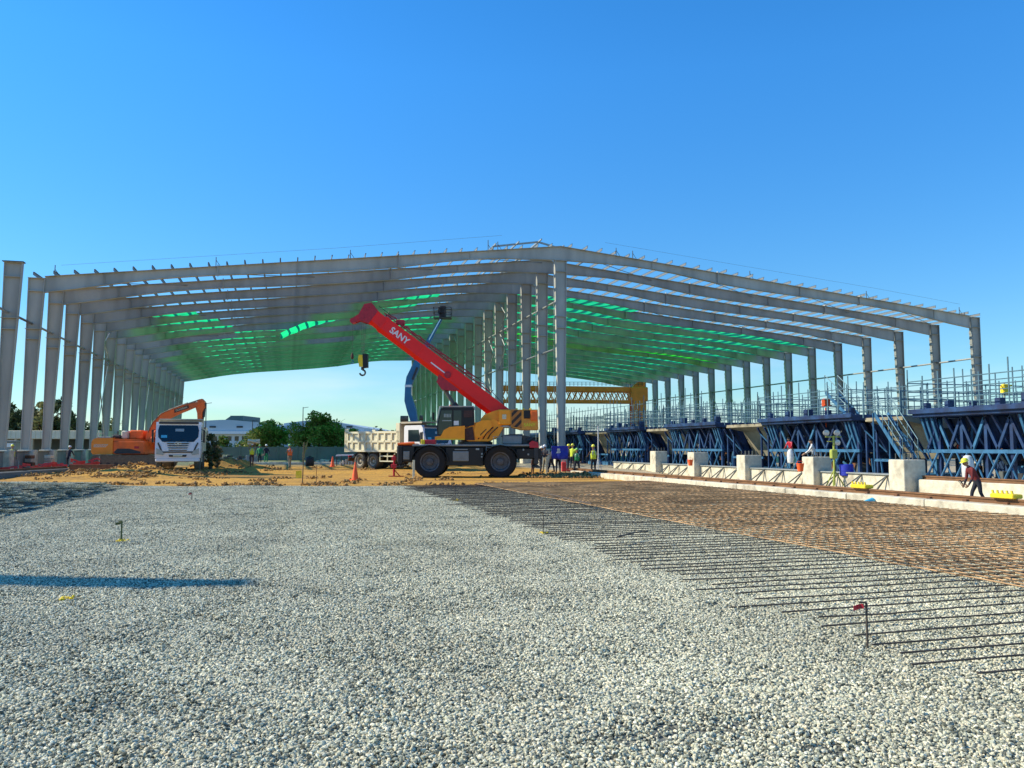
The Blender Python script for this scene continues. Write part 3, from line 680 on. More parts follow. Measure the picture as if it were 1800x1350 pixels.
for k in range(3, 16):
    if k == 3: net(XM + .6, XM + 15, k, 'short green net below the ridge in the fourth bay of the right half', sag=.2)
    elif k == 8: net(XM + .6, XR - 2, k, 'bright lime green net in the ninth bay of the right half', 'netlime')
    else: net(XM + .6, XR - (2 if k > 3 else 8), k, 'green net filling the %s bay of the right roof half' % ordn[k])
for k, segs in {3: ((-12.5, -8.5), (6, 14.5)), 4: ((-15.5, -7), (2, 13)), 5: ((-14, -6), (-1, 7, 1.2)), 6: ((-6, 3), (9, 20)), 7: ((-14, 20),), 8: ((-13, 2), (8, 20)), 9: ((-16, 19),), 10: ((-15, 20),), 11: ((-16, 20),), 12: ((-16, 20),), 13: ((-16, 20),), 14: ((-16, 20),), 15: ((-16, 20),)}.items():
    for i, s in enumerate(segs):
        nm = 'whole' if len(segs) == 1 else ('outer' if i == 0 else 'inner')
        net(s[0], s[1], k, ('green net across the %s bay of the left roof half' % ordn[k] if nm == 'whole' else '%s green net in the %s bay of the left roof half' % (nm, ordn[k])), sag=.33, slack=s[2] if len(s) > 2 else 0)

# ------------------------------------------------------------------ wheels
def wheel(parent, x, y, r, wdt, rim_m, tyre_m=None, name='wheel', big=False):
    """axle along local y; outer face towards -y"""
    s = -1 if y < 0 else 1
    h = wdt / 2
    t = MB(); pr = [(r * .60, -h * .8), (r * .72, -h), (r * .93, -h * .95), (r, -h * .7), (r, h * .7), (r * .93, h * .95), (r * .72, h), (r * .60, h * .8)]
    t.lathe(pr + pr[:1], 32, (x, y, r), 'y', cap=False)
    n = 26 if big else 30
    for i in range(n):
        for sd in (-1, 1):
            a = 2 * math.pi * (i + (.5 if sd > 0 else 0)) / n; ca, sa = math.cos(a), math.sin(a)
            t.beam((x + ca * r * .985, y + sd * h * .15, r + sa * r * .985), (x + ca * r * .97, y + sd * h * .92, r + sa * r * .97), .055 * r * 2, .045 * r, up=(ca, 0, sa))
    w_ = t.build(name, tyre_m or M['rubber'], parent, smooth=True)
    q = MB(); e = h * .72 * s
    q.lathe([(r * .58, -h * .6), (r * .60, -h * .78), (r * .52, -h * .72), (r * .46, -h * .30), (r * .22, -h * .22), (r * .20, -h * .62), (r * .08, -h * .68), (.001, -h * .68), (.001, h * .6), (r * .58, h * .6)], 24, (x, y, r), 'y', cap=False)
    for i in range(10):
        a = 2 * math.pi * i / 10; q.tube((x + math.cos(a) * r * .33, y - h * .40, r + math.sin(a) * r * .33), (x + math.cos(a) * r * .33, y - h * .2, r + math.sin(a) * r * .33), r * .03, 6)
    if s > 0: q.v = [(a, 2 * y - b, c) for a, b, c in q.v]
    q.build('rim', rim_m, w_, smooth=True)
    return w_

# ------------------------------------------------------------------ the red and orange crane
S = 47.0 / F
cx_, cy_ = gx(822, 47.0)
crane = thing('mobile_crane', 'big mobile crane with raised red boom, orange turret and black two axle carrier', 'crane', (cx_, cy_, -.02), -TH)
def U(px): return (px - 822) * S
def W(py): return (838.5 - py) * S
for px in (760, 880):
    for yy in (-1.15, 1.15): wheel(crane, U(px), yy, .90, .62, M['hub'], big=True)
mb = MB(); mb.bbox(U(732), U(946), -.85, .85, W(806), W(783), .04)
for a, b in ((760, 0), (880, 0)):                      # mudguards
    for s in (-1, 1):
        for i in range(8):
            a0, a1 = math.pi * i / 8, math.pi * (i + 1) / 8; rr = 1.03
            P = [(U(a) + rr * math.cos(q), W(811) + rr * math.sin(q) * .90) for q in (a0, a1)]
            mb.beam((P[0][0], s * 1.15, P[0][1]), (P[1][0], s * 1.15, P[1][1]), .70, .03)
mb.bbox(U(786), U(852), -1.25, 1.25, W(818), W(786), .04)
mb.bbox(U(906), U(950), -1.2, 1.2, W(806), W(788), .05)
mb.bbox(U(703), U(734), -1.2, 1.2, W(812), W(783), .06)
mb.build('carrier', M['black'], crane)
mb = MB(); mb.bbox(U(730), U(930), -1.27, 1.27, W(784.5), W(781.3), .015); mb.build('deck_plate', M['grey'], crane)
mb = MB(); mb.bbox(U(799), U(826), -1.32, -1.24, W(810), W(793), .02)
for i in range(4): mb.box(U(800.5), U(824.5), -1.34, -1.318, W(808.5 - i * 4), W(807.3 - i * 4))
mb.bbox(U(802), U(824), -1.30, -1.24, W(791), W(789), .01); mb.build('step_box', M['grey'], crane)
for px, py, w_ in ((838, 788, 6), (847, 796, 3), (847, 801, 3.5), (926, 797, 3), (918, 789, 2.5)):
    mb = MB(); mb.bbox(U(px), U(px + w_), -1.27, -1.235, W(py + 3), W(py), .008); mb.build('marker_plate', M['galv'], crane)
mb = MB(); mb.bbox(U(883), U(917), -.9, .7, W(781), W(766), .05); mb.build('battery_box', M['grey'], crane)
mb = MB(); mb.prism([(U(880), W(767)), (U(893), W(764)), (U(910), W(763.5)), (U(932), W(768)), (U(944), W(776)), (U(944), W(782)), (U(918), W(782)), (U(918), W(768)), (U(884), W(769.5))], -.8, .8)
mb.tube((U(925), -.82, W(775)), (U(935), -.82, W(771)), .12, 10); mb.build('engine_hood', M['dgrey'], crane)
mb = MB(); mb.prism([(U(929), W(779)), (U(934), W(775)), (U(944), W(778)), (U(946), W(787)), (U(930), W(787))], -1.3, -.9); mb.build('tail_cover', M['red2'], crane)
# front of carrier: lights, ladder grille, hoses
mb = MB(); mb.bbox(U(714.5), U(725), -1.26, -1.2, W(807), W(793), .01)
for i in range(5): mb.box(U(715.3), U(724), -1.275, -1.258, W(806 - i * 2.8), W(805 - i * 2.8))
mb.build('vent_grille', M['grey'], crane)
mb = MB(); mb.bbox(U(706), U(733), -1.1, 1.1, W(783), W(779.5), .03); mb.tube((U(704), -1.1, W(781)), (U(733), -1.15, W(779)), .07, 8); mb.build('front_cover', M['exorange'], crane)
mb = MB(); mb.bbox(U(744), U(750.5), -1.2, -.6, W(781), W(773), .02); mb.build('yellow_locker', M['yellow'], crane)
mb = MB(); mb.bbox(U(751), U(769), -1.2, -.6, W(781), W(773.5), .02); mb.build('red_locker', M['red2'], crane)
for px in (709, 941):
    for yy in (-1.15, 1.15):
        mb = MB(); mb.bbox(U(px) - .12, U(px) + .12, yy - .12, yy + .12, W(815), W(785), .02); mb.tube((U(px), yy, W(818)), (U(px), yy, W(812)), .07, 8); mb.bbox(U(px) - .2, U(px) + .2, yy - .2, yy + .2, W(821), W(818), .02)
        mb.build('outrigger', M['dgrey'] if px > 800 else M['black'], crane)
# turret
mb = MB(); mb.lathe([(1.0, 0), (1.0, .14), (.85, .16), (.85, .26)], 28, (U(835), 0, W(781.3))); mb.build('slewing_ring', M['dgrey'], crane, smooth=True)
mb = MB(); mb.prism([(U(768), W(773.5)), (U(768), W(768)), (U(778), W(767)), (U(783), W(757)), (U(793), W(751.5)), (U(819), W(749.5)), (U(819), W(773.5))], -1.22, -.35); mb.build('cab_base', M['orange'], crane)
mb = MB(); mb.box(U(771), U(818.5), -1.235, -1.223, W(773.5), W(771.8)); mb.build('base_trim', M['yellow'], crane)
mb = MB()
for a, b in (((819, 773), (819, 752)),): mb.prism([(U(819), W(773.5)), (U(819), W(756)), (U(835), W(744)), (U(868), W(738)), (U(877), W(742)), (U(885), W(752)), (U(876), W(768)), (U(860), W(776)), (U(826), W(776))], -1.0, .9)
mb.prism([(U(835), W(757)), (U(838), W(745)), (U(849), W(740)), (U(862), W(739.5)), (U(866), W(750)), (U(855), W(765)), (U(843), W(770)), (U(836), W(768))], -1.12, -.98)
mb.build('turret', M['orange'], crane)
mb = MB(); mb.prism([(U(819), W(774)), (U(819), W(755)), (U(832), W(751)), (U(836), W(774))], -1.06, -.995); mb.tube((U(822.5), -1.07, W(765)), (U(822.5), -1.12, W(765)), .09, 12); mb.build('side_hatch', M['brown'], crane)
mb = MB(); mb.prism([(U(846), W(737)), (U(852), W(730)), (U(866), W(724.5)), (U(878), W(721)), (U(897.3), W(721)), (U(897.3), W(748.5)), (U(876), W(748.5)), (U(868), W(742)), (U(846), W(741))], -.78, -.50)
mb.prism([(U(846), W(737)), (U(852), W(730)), (U(866), W(724.5)), (U(878), W(721)), (U(897.3), W(721)), (U(897.3), W(748.5)), (U(876), W(748.5)), (U(868), W(742)), (U(846), W(741))], .50, .78)
mb.bbox(U(877), U(897.5), -1.1, 1.1, W(748), W(721.5), .05); mb.build('boom_mount', M['orange'], crane)
mb = MB(); mb.bbox(U(883), U(890), -1.125, -1.095, W(738), W(730), .01); mb.build('label_plate', M['hay'], crane)
mb = MB(); mb.bbox(U(879), U(895), -1.0, 1.0, W(752), W(748.5), .02); mb.build('lamp_bar', M['galv'], crane)
mb = MB(); mb.prism([(U(897.7), W(721.5)), (U(944), W(721.5)), (U(945), W(756)), (U(915), W(756)), (U(897.7), W(751.5))], -1.05, 1.05); mb.build('counterweight', mat('counterweight_shaded_orange', (.66, .28, .03), .55, 0, .15, 4), crane)  # duller than the turret orange: shade on this block put into the colour
mb = MB(); mb.prism([(U(899), W(722.5)), (U(916), W(722.5)), (U(916), W(754)), (U(899), W(750.5))], -1.062, -1.052); mb.build('hazard_panel', M['stripe'], crane)
mb = MB(); mb.bbox(U(932), U(943.5), -1.14, -1.045, W(741), W(724), .02); mb.build('tank_panel', M['exorange'], crane)
mb = MB(); mb.bbox(U(920), U(931), -1.10, -1.05, W(737), W(723), .02); mb.build('winch_opening_shade', M['black'], crane)  # black block on the solid side, painted shade of an opening
text_mesh('SANY', .26, .003, 'lettering', M['hivis'], crane, (U(930), -1.056, W(748)), (R(90), 0, 0))
for k in range(3): mb = MB(); mb.tube((U(908 + k * 12), -.6, W(721)), (U(908 + k * 12), -.6, W(718.5)), .05, 8); mb.build('lifting_lug', M['yellow'], crane)
for px in (842, 850, 858): mb = MB(); mb.path([(U(px), -1.01, W(772)), (U(px) + .15, -1.12, W(764)), (U(px) + .45, -1.10, W(755)), (U(px) + .7, -.85, W(748))], .03, 6); mb.build('hydraulic_hose', M['black'], crane)
mb = MB(); mb.tube((U(885), -.7, W(766)), (U(885), -.7, W(752)), .06, 10); mb.tube((U(885), -.7, W(752)), (U(887), -.7, W(749)), .06, 10); mb.build('exhaust', M['galv'], crane)
mb = MB()
for x_ in (U(856), U(866)): mb.tube((x_, -1.30, W(815)), (x_, -1.30, W(783)), .018, 6)
for i in range(6): z_ = W(813) + i * .17; mb.tube((U(856), -1.30, z_), (U(866), -1.30, z_), .014, 6)
mb.build('ladder', M['grey'], crane)
mb = MB(); mb.path([(U(868), -1.24, W(781)), (U(868), -1.24, W(768)), (U(881), -1.24, W(768)), (U(881), -1.24, W(781))], .016, 6); mb.build('deck_handrail', M['galv'], crane)
mb = MB(); mb.tube((U(793), -.85, W(716.2)), (U(793), -.85, W(713)), .05, 10); mb.build('beacon', M['cone'], crane)
for i in range(12): mb = MB(); mb.tube((U(735) + i * .55, -1.272, W(783)), (U(735) + i * .55, -1.285, W(783)), .02, 6); mb.build('deck_bolt', M['galv'], crane)
# cab
cab = MB(); prof_c = [(U(771.5), W(766)), (U(771), W(748)), (U(777), W(720)), (U(781), W(718)), (U(834), W(718)), (U(835), W(748)), (U(820), W(751.5)), (U(794), W(753)), (U(785), W(758)), (U(779), W(767))]
cab.prism(prof_c, -1.12, -.42); cb = cab.build('cab', M['black'], crane)
mb = MB(); mb.prism([(U(774), W(764)), (U(773.2), W(748)), (U(778.5), W(723)), (U(797), W(723)), (U(797), W(751)), (U(784.5), W(756.5)), (U(779), W(764))], -1.135, -1.122); mb.prism([(U(799.5), W(723)), (U(813), W(723)), (U(813), W(749.5)), (U(799.5), W(750.5))], -1.135, -1.122); mb.build('side_glass', M['glass'], cb)
mb = MB(); mb.bbox(U(800), U(808.5), -1.150, -1.136, W(748.5), W(741), .003); mb.build('notice', M['white'], cb)
mb = MB(); mb.bbox(U(780), U(796), -1.150, -1.136, W(741.5), W(739.8), .003)
for i in range(5): mb.box(U(783 + i * 2.6), U(784.6 + i * 2.6), -1.150, -1.136, W(735), W(729))
mb.build('window_markings', M['galv'], cb)
mb = MB(); mb.bbox(U(817), U(832), -1.14, -1.123, W(735), W(723), .004); mb.build('rear_window', M['brown'], cb)
mb = MB(); rl_ = [(U(770), W(745)), (U(776), W(716.2)), (U(834), W(716.2)), (U(836), W(722))]
for yy in (-1.15, -.40): mb.path([(p[0], yy, p[1]) for p in rl_], .03, 6)
for px in (777, 795, 815, 833): mb.tube((U(px), -1.15, W(716.2)), (U(px), -.40, W(716.2)), .02, 6)
mb.build('roof_guard', M['galv'], cb)
mb = MB(); mb.path([(U(772), -1.2, W(742)), (U(766), -1.35, W(741))], .018); mb.bbox(U(764), U(767.5), -1.45, -1.35, W(740), W(727), .01); mb.build('mirror', M['black'], cb)
# boom (local x-z plane)
bA = Vector((U(880), 0, W(728))); bB = Vector((U(643), 0, W(549)))
bd = (bB - bA).normalized(); bn = Vector((-bd.z, 0, bd.x));
if bn.z < 0: bn = -bn
def bp_(t, n, y=0): q = bA + bd * t + bn * n; return Vector((q.x, y, q.z))
Lb = (bB - bA).length
def sect(mb, t0, t1, hh, hw, n0=0):
    # rounded-belly box section
    pr = [(-hw, hh), (hw, hh), (hw, -hh * .45), (hw * .62, -hh * .92), (-hw * .62, -hh * .92), (-hw, -hh * .45)]
    P = [bp_(t0, n0 + b, a) for a, b in pr] + [bp_(t1, n0 + b, a) for a, b in pr]
    n = 6; mb.add(P, [tuple(range(n)), tuple(range(2 * n - 1, n - 1, -1))] + [(i, n + i, n + (i + 1) % n, (i + 1) % n) for i in range(n)])
mb = MB(); sect(mb, -.25, Lb - 1.05, .50, .40); bm_ = mb.build('boom', M['red'], crane)
mb = MB()
for t0 in (Lb * .60, Lb * .87): sect(mb, t0, t0 + .10, .53, .43)
mb.build('boom_collar', M['red'], bm_)
mb = MB(); sect(mb, Lb - 1.05, Lb - .45, .45, .36); sect(mb, Lb - .55, Lb - .3, .47, .38); mb.build('inner_boom', M['red'], bm_)
mb = MB()
for yy in (-.36, -.1, .1, .36):
    P = [(Lb - .5, .45), (Lb + .1, .62), (Lb + .38, .30), (Lb + .28, -.35), (Lb + .08, -.62), (Lb - .5, -.42)]
    V = [bp_(a, b, yy - .025) for a, b in P] + [bp_(a, b, yy + .025) for a, b in P]; n = 6
    mb.add(V, [tuple(range(n)), tuple(range(2 * n - 1, n - 1, -1))] + [(i, n + i, n + (i + 1) % n, (i + 1) % n) for i in range(n)])
for a, b in ((Lb + .12, .36), (Lb + .0, -.42)):
    c = bp_(a, b); mb.tube((c.x, -.4, c.z), (c.x, .4, c.z), .16, 16)
mb.build('boom_head', M['red2'], bm_)
hx, hz = U(617), W(563); c0_ = bp_(Lb + .1, -.35)
mb = MB(); mb.prism([(hx, hz + .14), (c0_.x - .15, c0_.z + .15), (c0_.x, c0_.z - .2), (hx + .1, hz - .14)], -.22, -.15); mb.prism([(hx, hz + .14), (c0_.x - .15, c0_.z + .15), (c0_.x, c0_.z - .2), (hx + .1, hz - .14)], .15, .22)
mb.tube((hx + .04, -.2, hz), (hx + .04, .2, hz), .16, 16); mb.build('runner_sheave', M['red2'], bm_)
# gear on top of the boom: folded jib lattice, hose reel, walkway
mb = MB()
for yy in (-.22, .18):
    mb.beam(bp_(1.2, .62, yy), bp_(Lb - .8, .60, yy), .05, .05); mb.beam(bp_(2.4, .80, yy), bp_(Lb - 1.7, .68, yy), .04, .04)
    k = 1.4; s_ = 1
    while k < Lb - 1.4: mb.beam(bp_(k, .62 if s_ > 0 else .78, yy), bp_(k + .45, .78 if s_ > 0 else .62, yy), .03, .03); k += .45; s_ = -s_
for k in range(12): mb.beam(bp_(1.4 + k * .6, .66, -.22), bp_(1.4 + k * .6, .66, .18), .04, .04)
mb.build('stowed_jib', M['red2'], bm_)
mb = MB(); mb.path([bp_(.2, .55, .3), bp_(2, .86, .3), bp_(Lb - 2, .72, .3), bp_(Lb - .2, .75, .3)], .018)
for k in (1.2, 3, 4.6, Lb - 2.0, Lb - .9): mb.tube(bp_(k, .5, .3), bp_(k, .85, .3), .03, 6)
mb.build('hoist_rope', M['dgrey'], bm_)
mb = MB(); a = bp_(Lb - 1.9, .66); mb.bbox(a.x - .25, a.x + .25, -.2, .2, a.z - .05, a.z + .22, .03); mb.build('rope_guide', M['red2'], bm_)
c = bp_(3.72, -.05); mb = MB(); mb.tube((c.x, -.40, c.z), (c.x, -.47, c.z), .20, 18); mb.tube((c.x, -.47, c.z), (c.x, -.52, c.z), .12, 14); mb.build('pivot_boss', M['red2'], bm_)
mb = MB(); V = [(2.5, -.2), (4.2, -.2), (4.0, -.75), (3.5, -.92), (3.0, -.6)]
for yy in (-.34, .26):
    Q = [bp_(a, b, yy) for a, b in V] + [bp_(a, b, yy + .08) for a, b in V]; n = 5
    mb.add(Q, [tuple(range(n)), tuple(range(2 * n - 1, n - 1, -1))] + [(i, n + i, n + (i + 1) % n, (i + 1) % n) for i in range(n)])
mb.build('cylinder_bracket', M['red2'], bm_)
a = bp_(3.6, -.75); b = Vector((U(824), 0, W(752))); md_ = a.lerp(b, .42)
mb = MB(); mb.tube(md_, b, .19, 16); mb.build('lift_cylinder', M['dgrey'], crane, smooth=True)
mb = MB(); mb.tube(a, md_, .11, 14); mb.build('cylinder_rod', M['steel_dark'], crane, smooth=True)
ang = math.atan2(-bd.z, -bd.x)
tt = bp_(Lb - 2.35, .06); tm = text_mesh('SANY', .50, .004, 'lettering', M['white'], bm_, (tt.x, -.405, tt.z), (R(90), -ang, 0), bold=.05)
tm.rotation_euler = (Matrix.Rotation(-ang, 4, 'Y') @ Matrix.Rotation(R(90), 4, 'X')).to_euler()
mb = MB(); mb.beam(bp_(Lb - 5.7, -.06, -.404), bp_(Lb - 4.7, -.06, -.404), .006, .07, up=bn); mb.build('stripe_marking', M['white'], bm_)
# ropes and hooks
mb = MB()
for dx, yy in ((-.06, -.08), (.04, -.03), (.10, .05), (.16, .08)): mb.tube((U(636) + dx, yy, W(566)), (U(635) + dx * .5, yy, W(624)), .009, 5)
mb.build('main_rope', M['dgrey'], crane)
hk = MB(); hx = U(636)
hk.prism([(hx - .20, W(624)), (hx + .20, W(624)), (hx + .24, W(630)), (hx + .16, W(645)), (hx - .16, W(645)), (hx - .24, W(632))], -.20, -.13); h1 = hk.build('hook_block', M['yellow'], crane)
hk = MB(); hk.prism([(hx + .02, W(622)), (hx + .30, W(622)), (hx + .32, W(646)), (hx + .06, W(647))], -.23, .14); hk.tube((hx, -.12, W(634)), (hx, .15, W(634)), .20, 16); hk.build('sheave_housing', M['black'], h1)
def hook(mb, x, z, r, t):
    P = [(x, 0, z)] + [(x + r * math.sin(a), 0, z - r * 1.3 + r * math.cos(a) * -1 + r * .0) for a in []]
    pts_ = [Vector((x, 0, z)), Vector((x, 0, z - r * .8))]
    for i in range(9): a = math.pi * .5 - i * math.pi * 1.45 / 8; pts_.append(Vector((x - .0 + r * math.cos(a - math.pi * .0), 0, z - r * 1.8 + r * math.sin(a))))
    mb.path(pts_, t, 8)
hk = MB(); hook(hk, hx, W(646), .16, .05); hk.tube((hx, 0, W(650)), (hx, 0, W(645)), .09, 10); hk.build('hook', M['dgrey'], h1, smooth=True)
mb = MB(); mb.tube((U(617.5), 0, W(566)), (U(617.5), 0, W(621)), .009, 5); mb.build('runner_rope', M['dgrey'], crane)
mb = MB(); x = U(617.5); mb.lathe([(.02, .3), (.07, .22), (.09, .05), (.06, -.05), (.02, -.08)], 12, (x, 0, W(629))); h2 = mb.build('runner_ball', M['brown'], crane, smooth=True)
mb = MB(); hook(mb, x, W(632), .08, .028); mb.build('small_hook', M['liftblue'], h2)

# ------------------------------------------------------------------ dump trucks (front towards -y, local)
def dump_truck(label, loc, rz, canopy=True, lights=M['chrome']):
    t = thing('dump_truck', label, 'truck', loc, rz, 'white dump trucks')
    Wd = 1.25
    mb = MB(); mb.box(-.42, -.30, -1.2, 6.6, .75, 1.02); mb.box(.30, .42, -1.2, 6.6, .75, 1.02)
    for y in (0, 1.6, 3.2, 4.6, 6.4): mb.box(-.30, .30, y, y + .12, .78, .98)
    mb.bbox(-.5, .5, 1.2, 1.7, .5, 1.1, .03); mb.build('chassis', M['dgrey'], t)
    # cab (y -1.5 .. 0.6)
    cb = MB(); z0 = .78
    pr = [(-1.45, z0), (-1.50, 1.25), (-1.42, 1.75), (-1.18, 2.75), (-1.05, 2.92), (.45, 2.92), (.55, 2.8), (.55, z0 + .2), (-.05, z0 + .2), (-.25, z0 + .55), (-.75, z0 + .55), (-.95, z0)]
    cb.prism([(p[0], p[1]) for p in pr], -Wd, Wd, axis='x'); c = cb.build('cab', M['white'], t)
    def wy(z_): return -1.42 + (z_ - 1.75) * .24
    P = [(-.86, 1.74), (.86, 1.74), (1.10, 2.02), (1.13, 2.42), (1.06, 2.72), (-1.06, 2.72), (-1.13, 2.42), (-1.10, 2.02)]
    mb = MB(); mb.add([(x_, wy(z_) - .014, z_) for x_, z_ in P] + [(x_, wy(z_) + .02, z_) for x_, z_ in P], [tuple(range(8)), tuple(range(15, 7, -1))] + [(q, 8 + q, 8 + (q + 1) % 8, (q + 1) % 8) for q in range(8)]); mb.build('windscreen', M['glass'], c)
    mb = MB(); mb.hexa([(x_, wy(z_) - o_, z_) for z_ in (1.98, 2.14) for x_, o_ in ((-.95, .022), (-.62, .022), (-.62, .016), (-.95, .016))]); mb.build('windscreen_sticker', M['skyblue'], c)
    mb = MB(); mb.hexa([(x_, wy(z_) - o_, z_) for z_ in (2.36, 2.52) for x_, o_ in ((-.18, .020), (.30, .020), (.30, .016), (-.18, .016))]); mb.build('paper_notice', M['galv'], c)
    for s in (-1, 1):
        mb = MB(); mb.prism([(-1.0, 1.85), (-.82, 2.62), (.15, 2.62), (.15, 1.85)], s * Wd, s * (Wd + .012), axis='x'); mb.build('side_window', M['glass'], c)
        mb = MB(); mb.bbox(s * 1.42 - .05, s * 1.42 + .05, -1.35, -1.12, 1.70, 2.45, .02); mb.tube((s * 1.20, -1.15, 2.5), (s * 1.42, -1.22, 2.42), .02, 6); mb.tube((s * 1.20, -1.2, 1.75), (s * 1.42, -1.22, 1.78), .02, 6); mb.build('mirror', M['black'], c)
        mb = MB(); mb.prism([(s * 1.17, 1.02), (s * .80, .96), (s * .72, 1.08), (s * .86, 1.22), (s * 1.17, 1.38)], -1.515, -1.485); mb.build('headlight', M['galv'], c)
        mb = MB(); mb.prism([(s * 1.12, 1.66), (s * .98, 1.30), (s * .90, 1.18), (s * .84, 1.2), (s * .96, 1.5), (s * 1.08, 1.72)], -1.508, -1.44); mb.build('trim', M['dgrey'], c)
        mb = MB(); mb.bbox(s * 1.24 - .02, s * 1.24 + .02, -.02, .1, 1.5, 1.7, .01); mb.build('door_handle', M['black'], c)
    mb = MB()
    for i in range(4):
        z = 1.68 - i * .135; hw = .62 - i * .03; mb.prism([(-hw, z), (hw, z), (hw - .05, z - .055), (-hw + .05, z - .055)], -1.522, -1.46)
    mb.prism([(-.86, 1.18), (.86, 1.18), (.80, 1.10), (-.80, 1.10)], -1.518, -1.46); mb.prism([(-.5, .98), (.5, .98), (.46, .86), (-.46, .86)], -1.512, -1.45)
    mb.build('grille', M['dgrey'], c)
    mb = MB()
    for k in range(20):
        a, b_ = 2 * math.pi * k / 20, 2 * math.pi * (k + 1) / 20
        mb.beam((.17 * math.cos(a), -1.53, 1.645 + .085 * math.sin(a)), (.17 * math.cos(b_), -1.53, 1.645 + .085 * math.sin(b_)), .02, .022, up=(0, 1, 0))
    mb.beam((-.07, -1.53, 1.59), (-.02, -1.53, 1.70), .02, .022, up=(0, 1, 0)); mb.beam((.02, -1.53, 1.59), (.07, -1.53, 1.70), .02, .022, up=(0, 1, 0)); mb.beam((-.05, -1.53, 1.645), (.05, -1.53, 1.645), .02, .022, up=(0, 1, 0))
    mb.build('emblem', M['chrome'], c)
    for xw in (-.75, -.1, .5): mb = MB(); mb.beam((xw, -1.47, 1.72), (xw + .42, -1.445, 1.90), .012, .014); mb.build('wiper', M['black'], c)
    mb = MB(); mb.bbox(-1.1, 1.1, -1.30, -1.16, 2.80, 2.93, .02); mb.build('sun_visor', M['dgrey'], c)
    mb = MB(); mb.bbox(-.26, .26, -1.535, -1.513, .88, .97, .004); mb.build('number_plate', M['hay'], c)
    mb = MB(); mb.bbox(-1.22, 1.22, -1.47, -1.2, .56, .79, .05); mb.build('bumper', M['white'], t)
    for y, r_ in ((-.45, .52), (3.9, .52), (5.25, .52)):
        for s in (-1, 1): wheel(t, s * .0, 0, .52, .3, M['beige'], M['dusty']) if False else None
    # wheels: axle along x -> make along y then rotate
    for y in (-.5, 3.7, 5.05):
        for s in (-1, 1):
            wt = MB(); r = .53; wd_ = .15 if y < 0 else .28; xo = s * (1.08 if y < 0 else .95)
            prf = [(r * .60, -wd_ * .8), (r * .72, -wd_), (r * .94, -wd_ * .95), (r, -wd_ * .7), (r, wd_ * .7), (r * .94, wd_ * .95), (r * .72, wd_), (r * .60, wd_ * .8)]
            wt.lathe(prf + prf[:1], 28, (0, 0, 0), 'y', cap=False)
            for i in range(28):
                a = 2 * math.pi * i / 28; ca, sa = math.cos(a), math.sin(a); wt.beam((ca * r, -wd_ * .85, sa * r), (ca * r, wd_ * .85, sa * r), .05, .03, up=(ca, 0, sa))
            wv = wt.build('wheel', M['dusty'], t, (xo, y, r), smooth=True); wv.rotation_euler = (0, 0, R(90) * s)
            rm_ = MB(); rm_.lathe([(r * .60, .0), (r * .60, -wd_ * .8), (r * .50, -wd_ * .75), (r * .42, wd_ * .3), (r * .2, wd_ * .3), (r * .2, -wd_ * .5), (r * .05, -wd_ * .6), (.001, -wd_ * .6), (.001, wd_ * .5), (r * .6, wd_ * .5)], 22, (0, 0, 0), 'y', cap=False)
            rm_.build('rim', M['beige'], wv, smooth=True)
    # bed
    b = MB(); zb, zt = 1.15, 2.55; ya, yb = .95, 6.5
    b.box(-1.22, 1.22, ya, yb, zb, zb + .10); b.box(-1.22, -1.14, ya, yb, zb + .10, zt); b.box(1.14, 1.22, ya, yb, zb + .10, zt)
    b.box(-1.14, 1.14, ya, ya + .08, zb + .10, zt + .28); b.box(-1.14, 1.14, yb - .08, yb, zb + .10, zt - .05)
    bd_ = b.build('tipper_bed', M['cream'], t)
    rb = MB()
    for s in (-1, 1):
        x0, x1 = (1.22, 1.31) if s > 0 else (-1.31, -1.22)
        for i in range(9):
            y = ya + .05 + i * (yb - ya - .22) / 8; rb.box(x0, x1, y, y + .13, zb + .16, zt - .12)
        for z in (zb + .02, zb + .66, zt - .12): rb.box(x0, x1 + (.01 if s > 0 else 0), ya, yb, z, z + .14)
        rb.box(x0, x1 + .02 * s if s > 0 else x1, yb - .30, yb + .04, zb, zt + .22)
        rb.box(x0, x1, ya - .02, ya + .32, zb - .05, zt + .55)
    rb.build('ribs', M['cream'], bd_)
    fb = MB(); fb.box(-1.22, 1.22, ya - .06, ya - .005, zb, zt + .62); fb.box(-1.24, 1.24, ya - .75 if canopy else ya - .3, ya - .005, zt + .56, zt + .62)
    if canopy: fb.box(-1.24, 1.24, -1.1, ya - .75, zt + .56, zt + .61); fb.box(-1.24, -1.20, -1.1, ya, zt + .50, zt + .56)
    fb.build('headboard', M['beige'], bd_)
    ux = MB()
    for s in (-1, 1):
        ux.box(s * 1.16 - .03, s * 1.16 + .03, 1.5, 3.0, .50, .58); ux.box(s * 1.16 - .03, s * 1.16 + .03, 1.5, 3.0, .84, .92)
        for y in (1.5, 2.2, 2.94): ux.box(s * 1.16 - .03, s * 1.16 + .03, y, y + .06, .58, 1.12)
    ux.build('side_guard', M['hay'], t)
    mf = MB()
    for s in (-1, 1):
        for y in (3.7, 5.05):
            for i in range(6):
                a0, a1 = math.pi * (.12 + .76 * i / 6), math.pi * (.12 + .76 * (i + 1) / 6); rr = .64
                mf.beam((s * .95, y + rr * math.cos(a0), .53 + rr * math.sin(a0)), (s * .95, y + rr * math.cos(a1), .53 + rr * math.sin(a1)), .5, .02, up=(0, 0, 1))
    mf.build('mudguard', M['dgrey'], t)
    mb = MB(); mb.bbox(-.9, .9, 6.55, 6.68, .5, .75, .03); mb.build('rear_bumper', M['rust'], t)
    for s in (-1, 1): mb = MB(); mb.bbox(s * .7 - .15, s * .7 + .15, 6.62, 6.70, .78, .9, .01); mb.build('tail_light', M['red2'], t)
    return t
tx, ty = gx(311, 49)
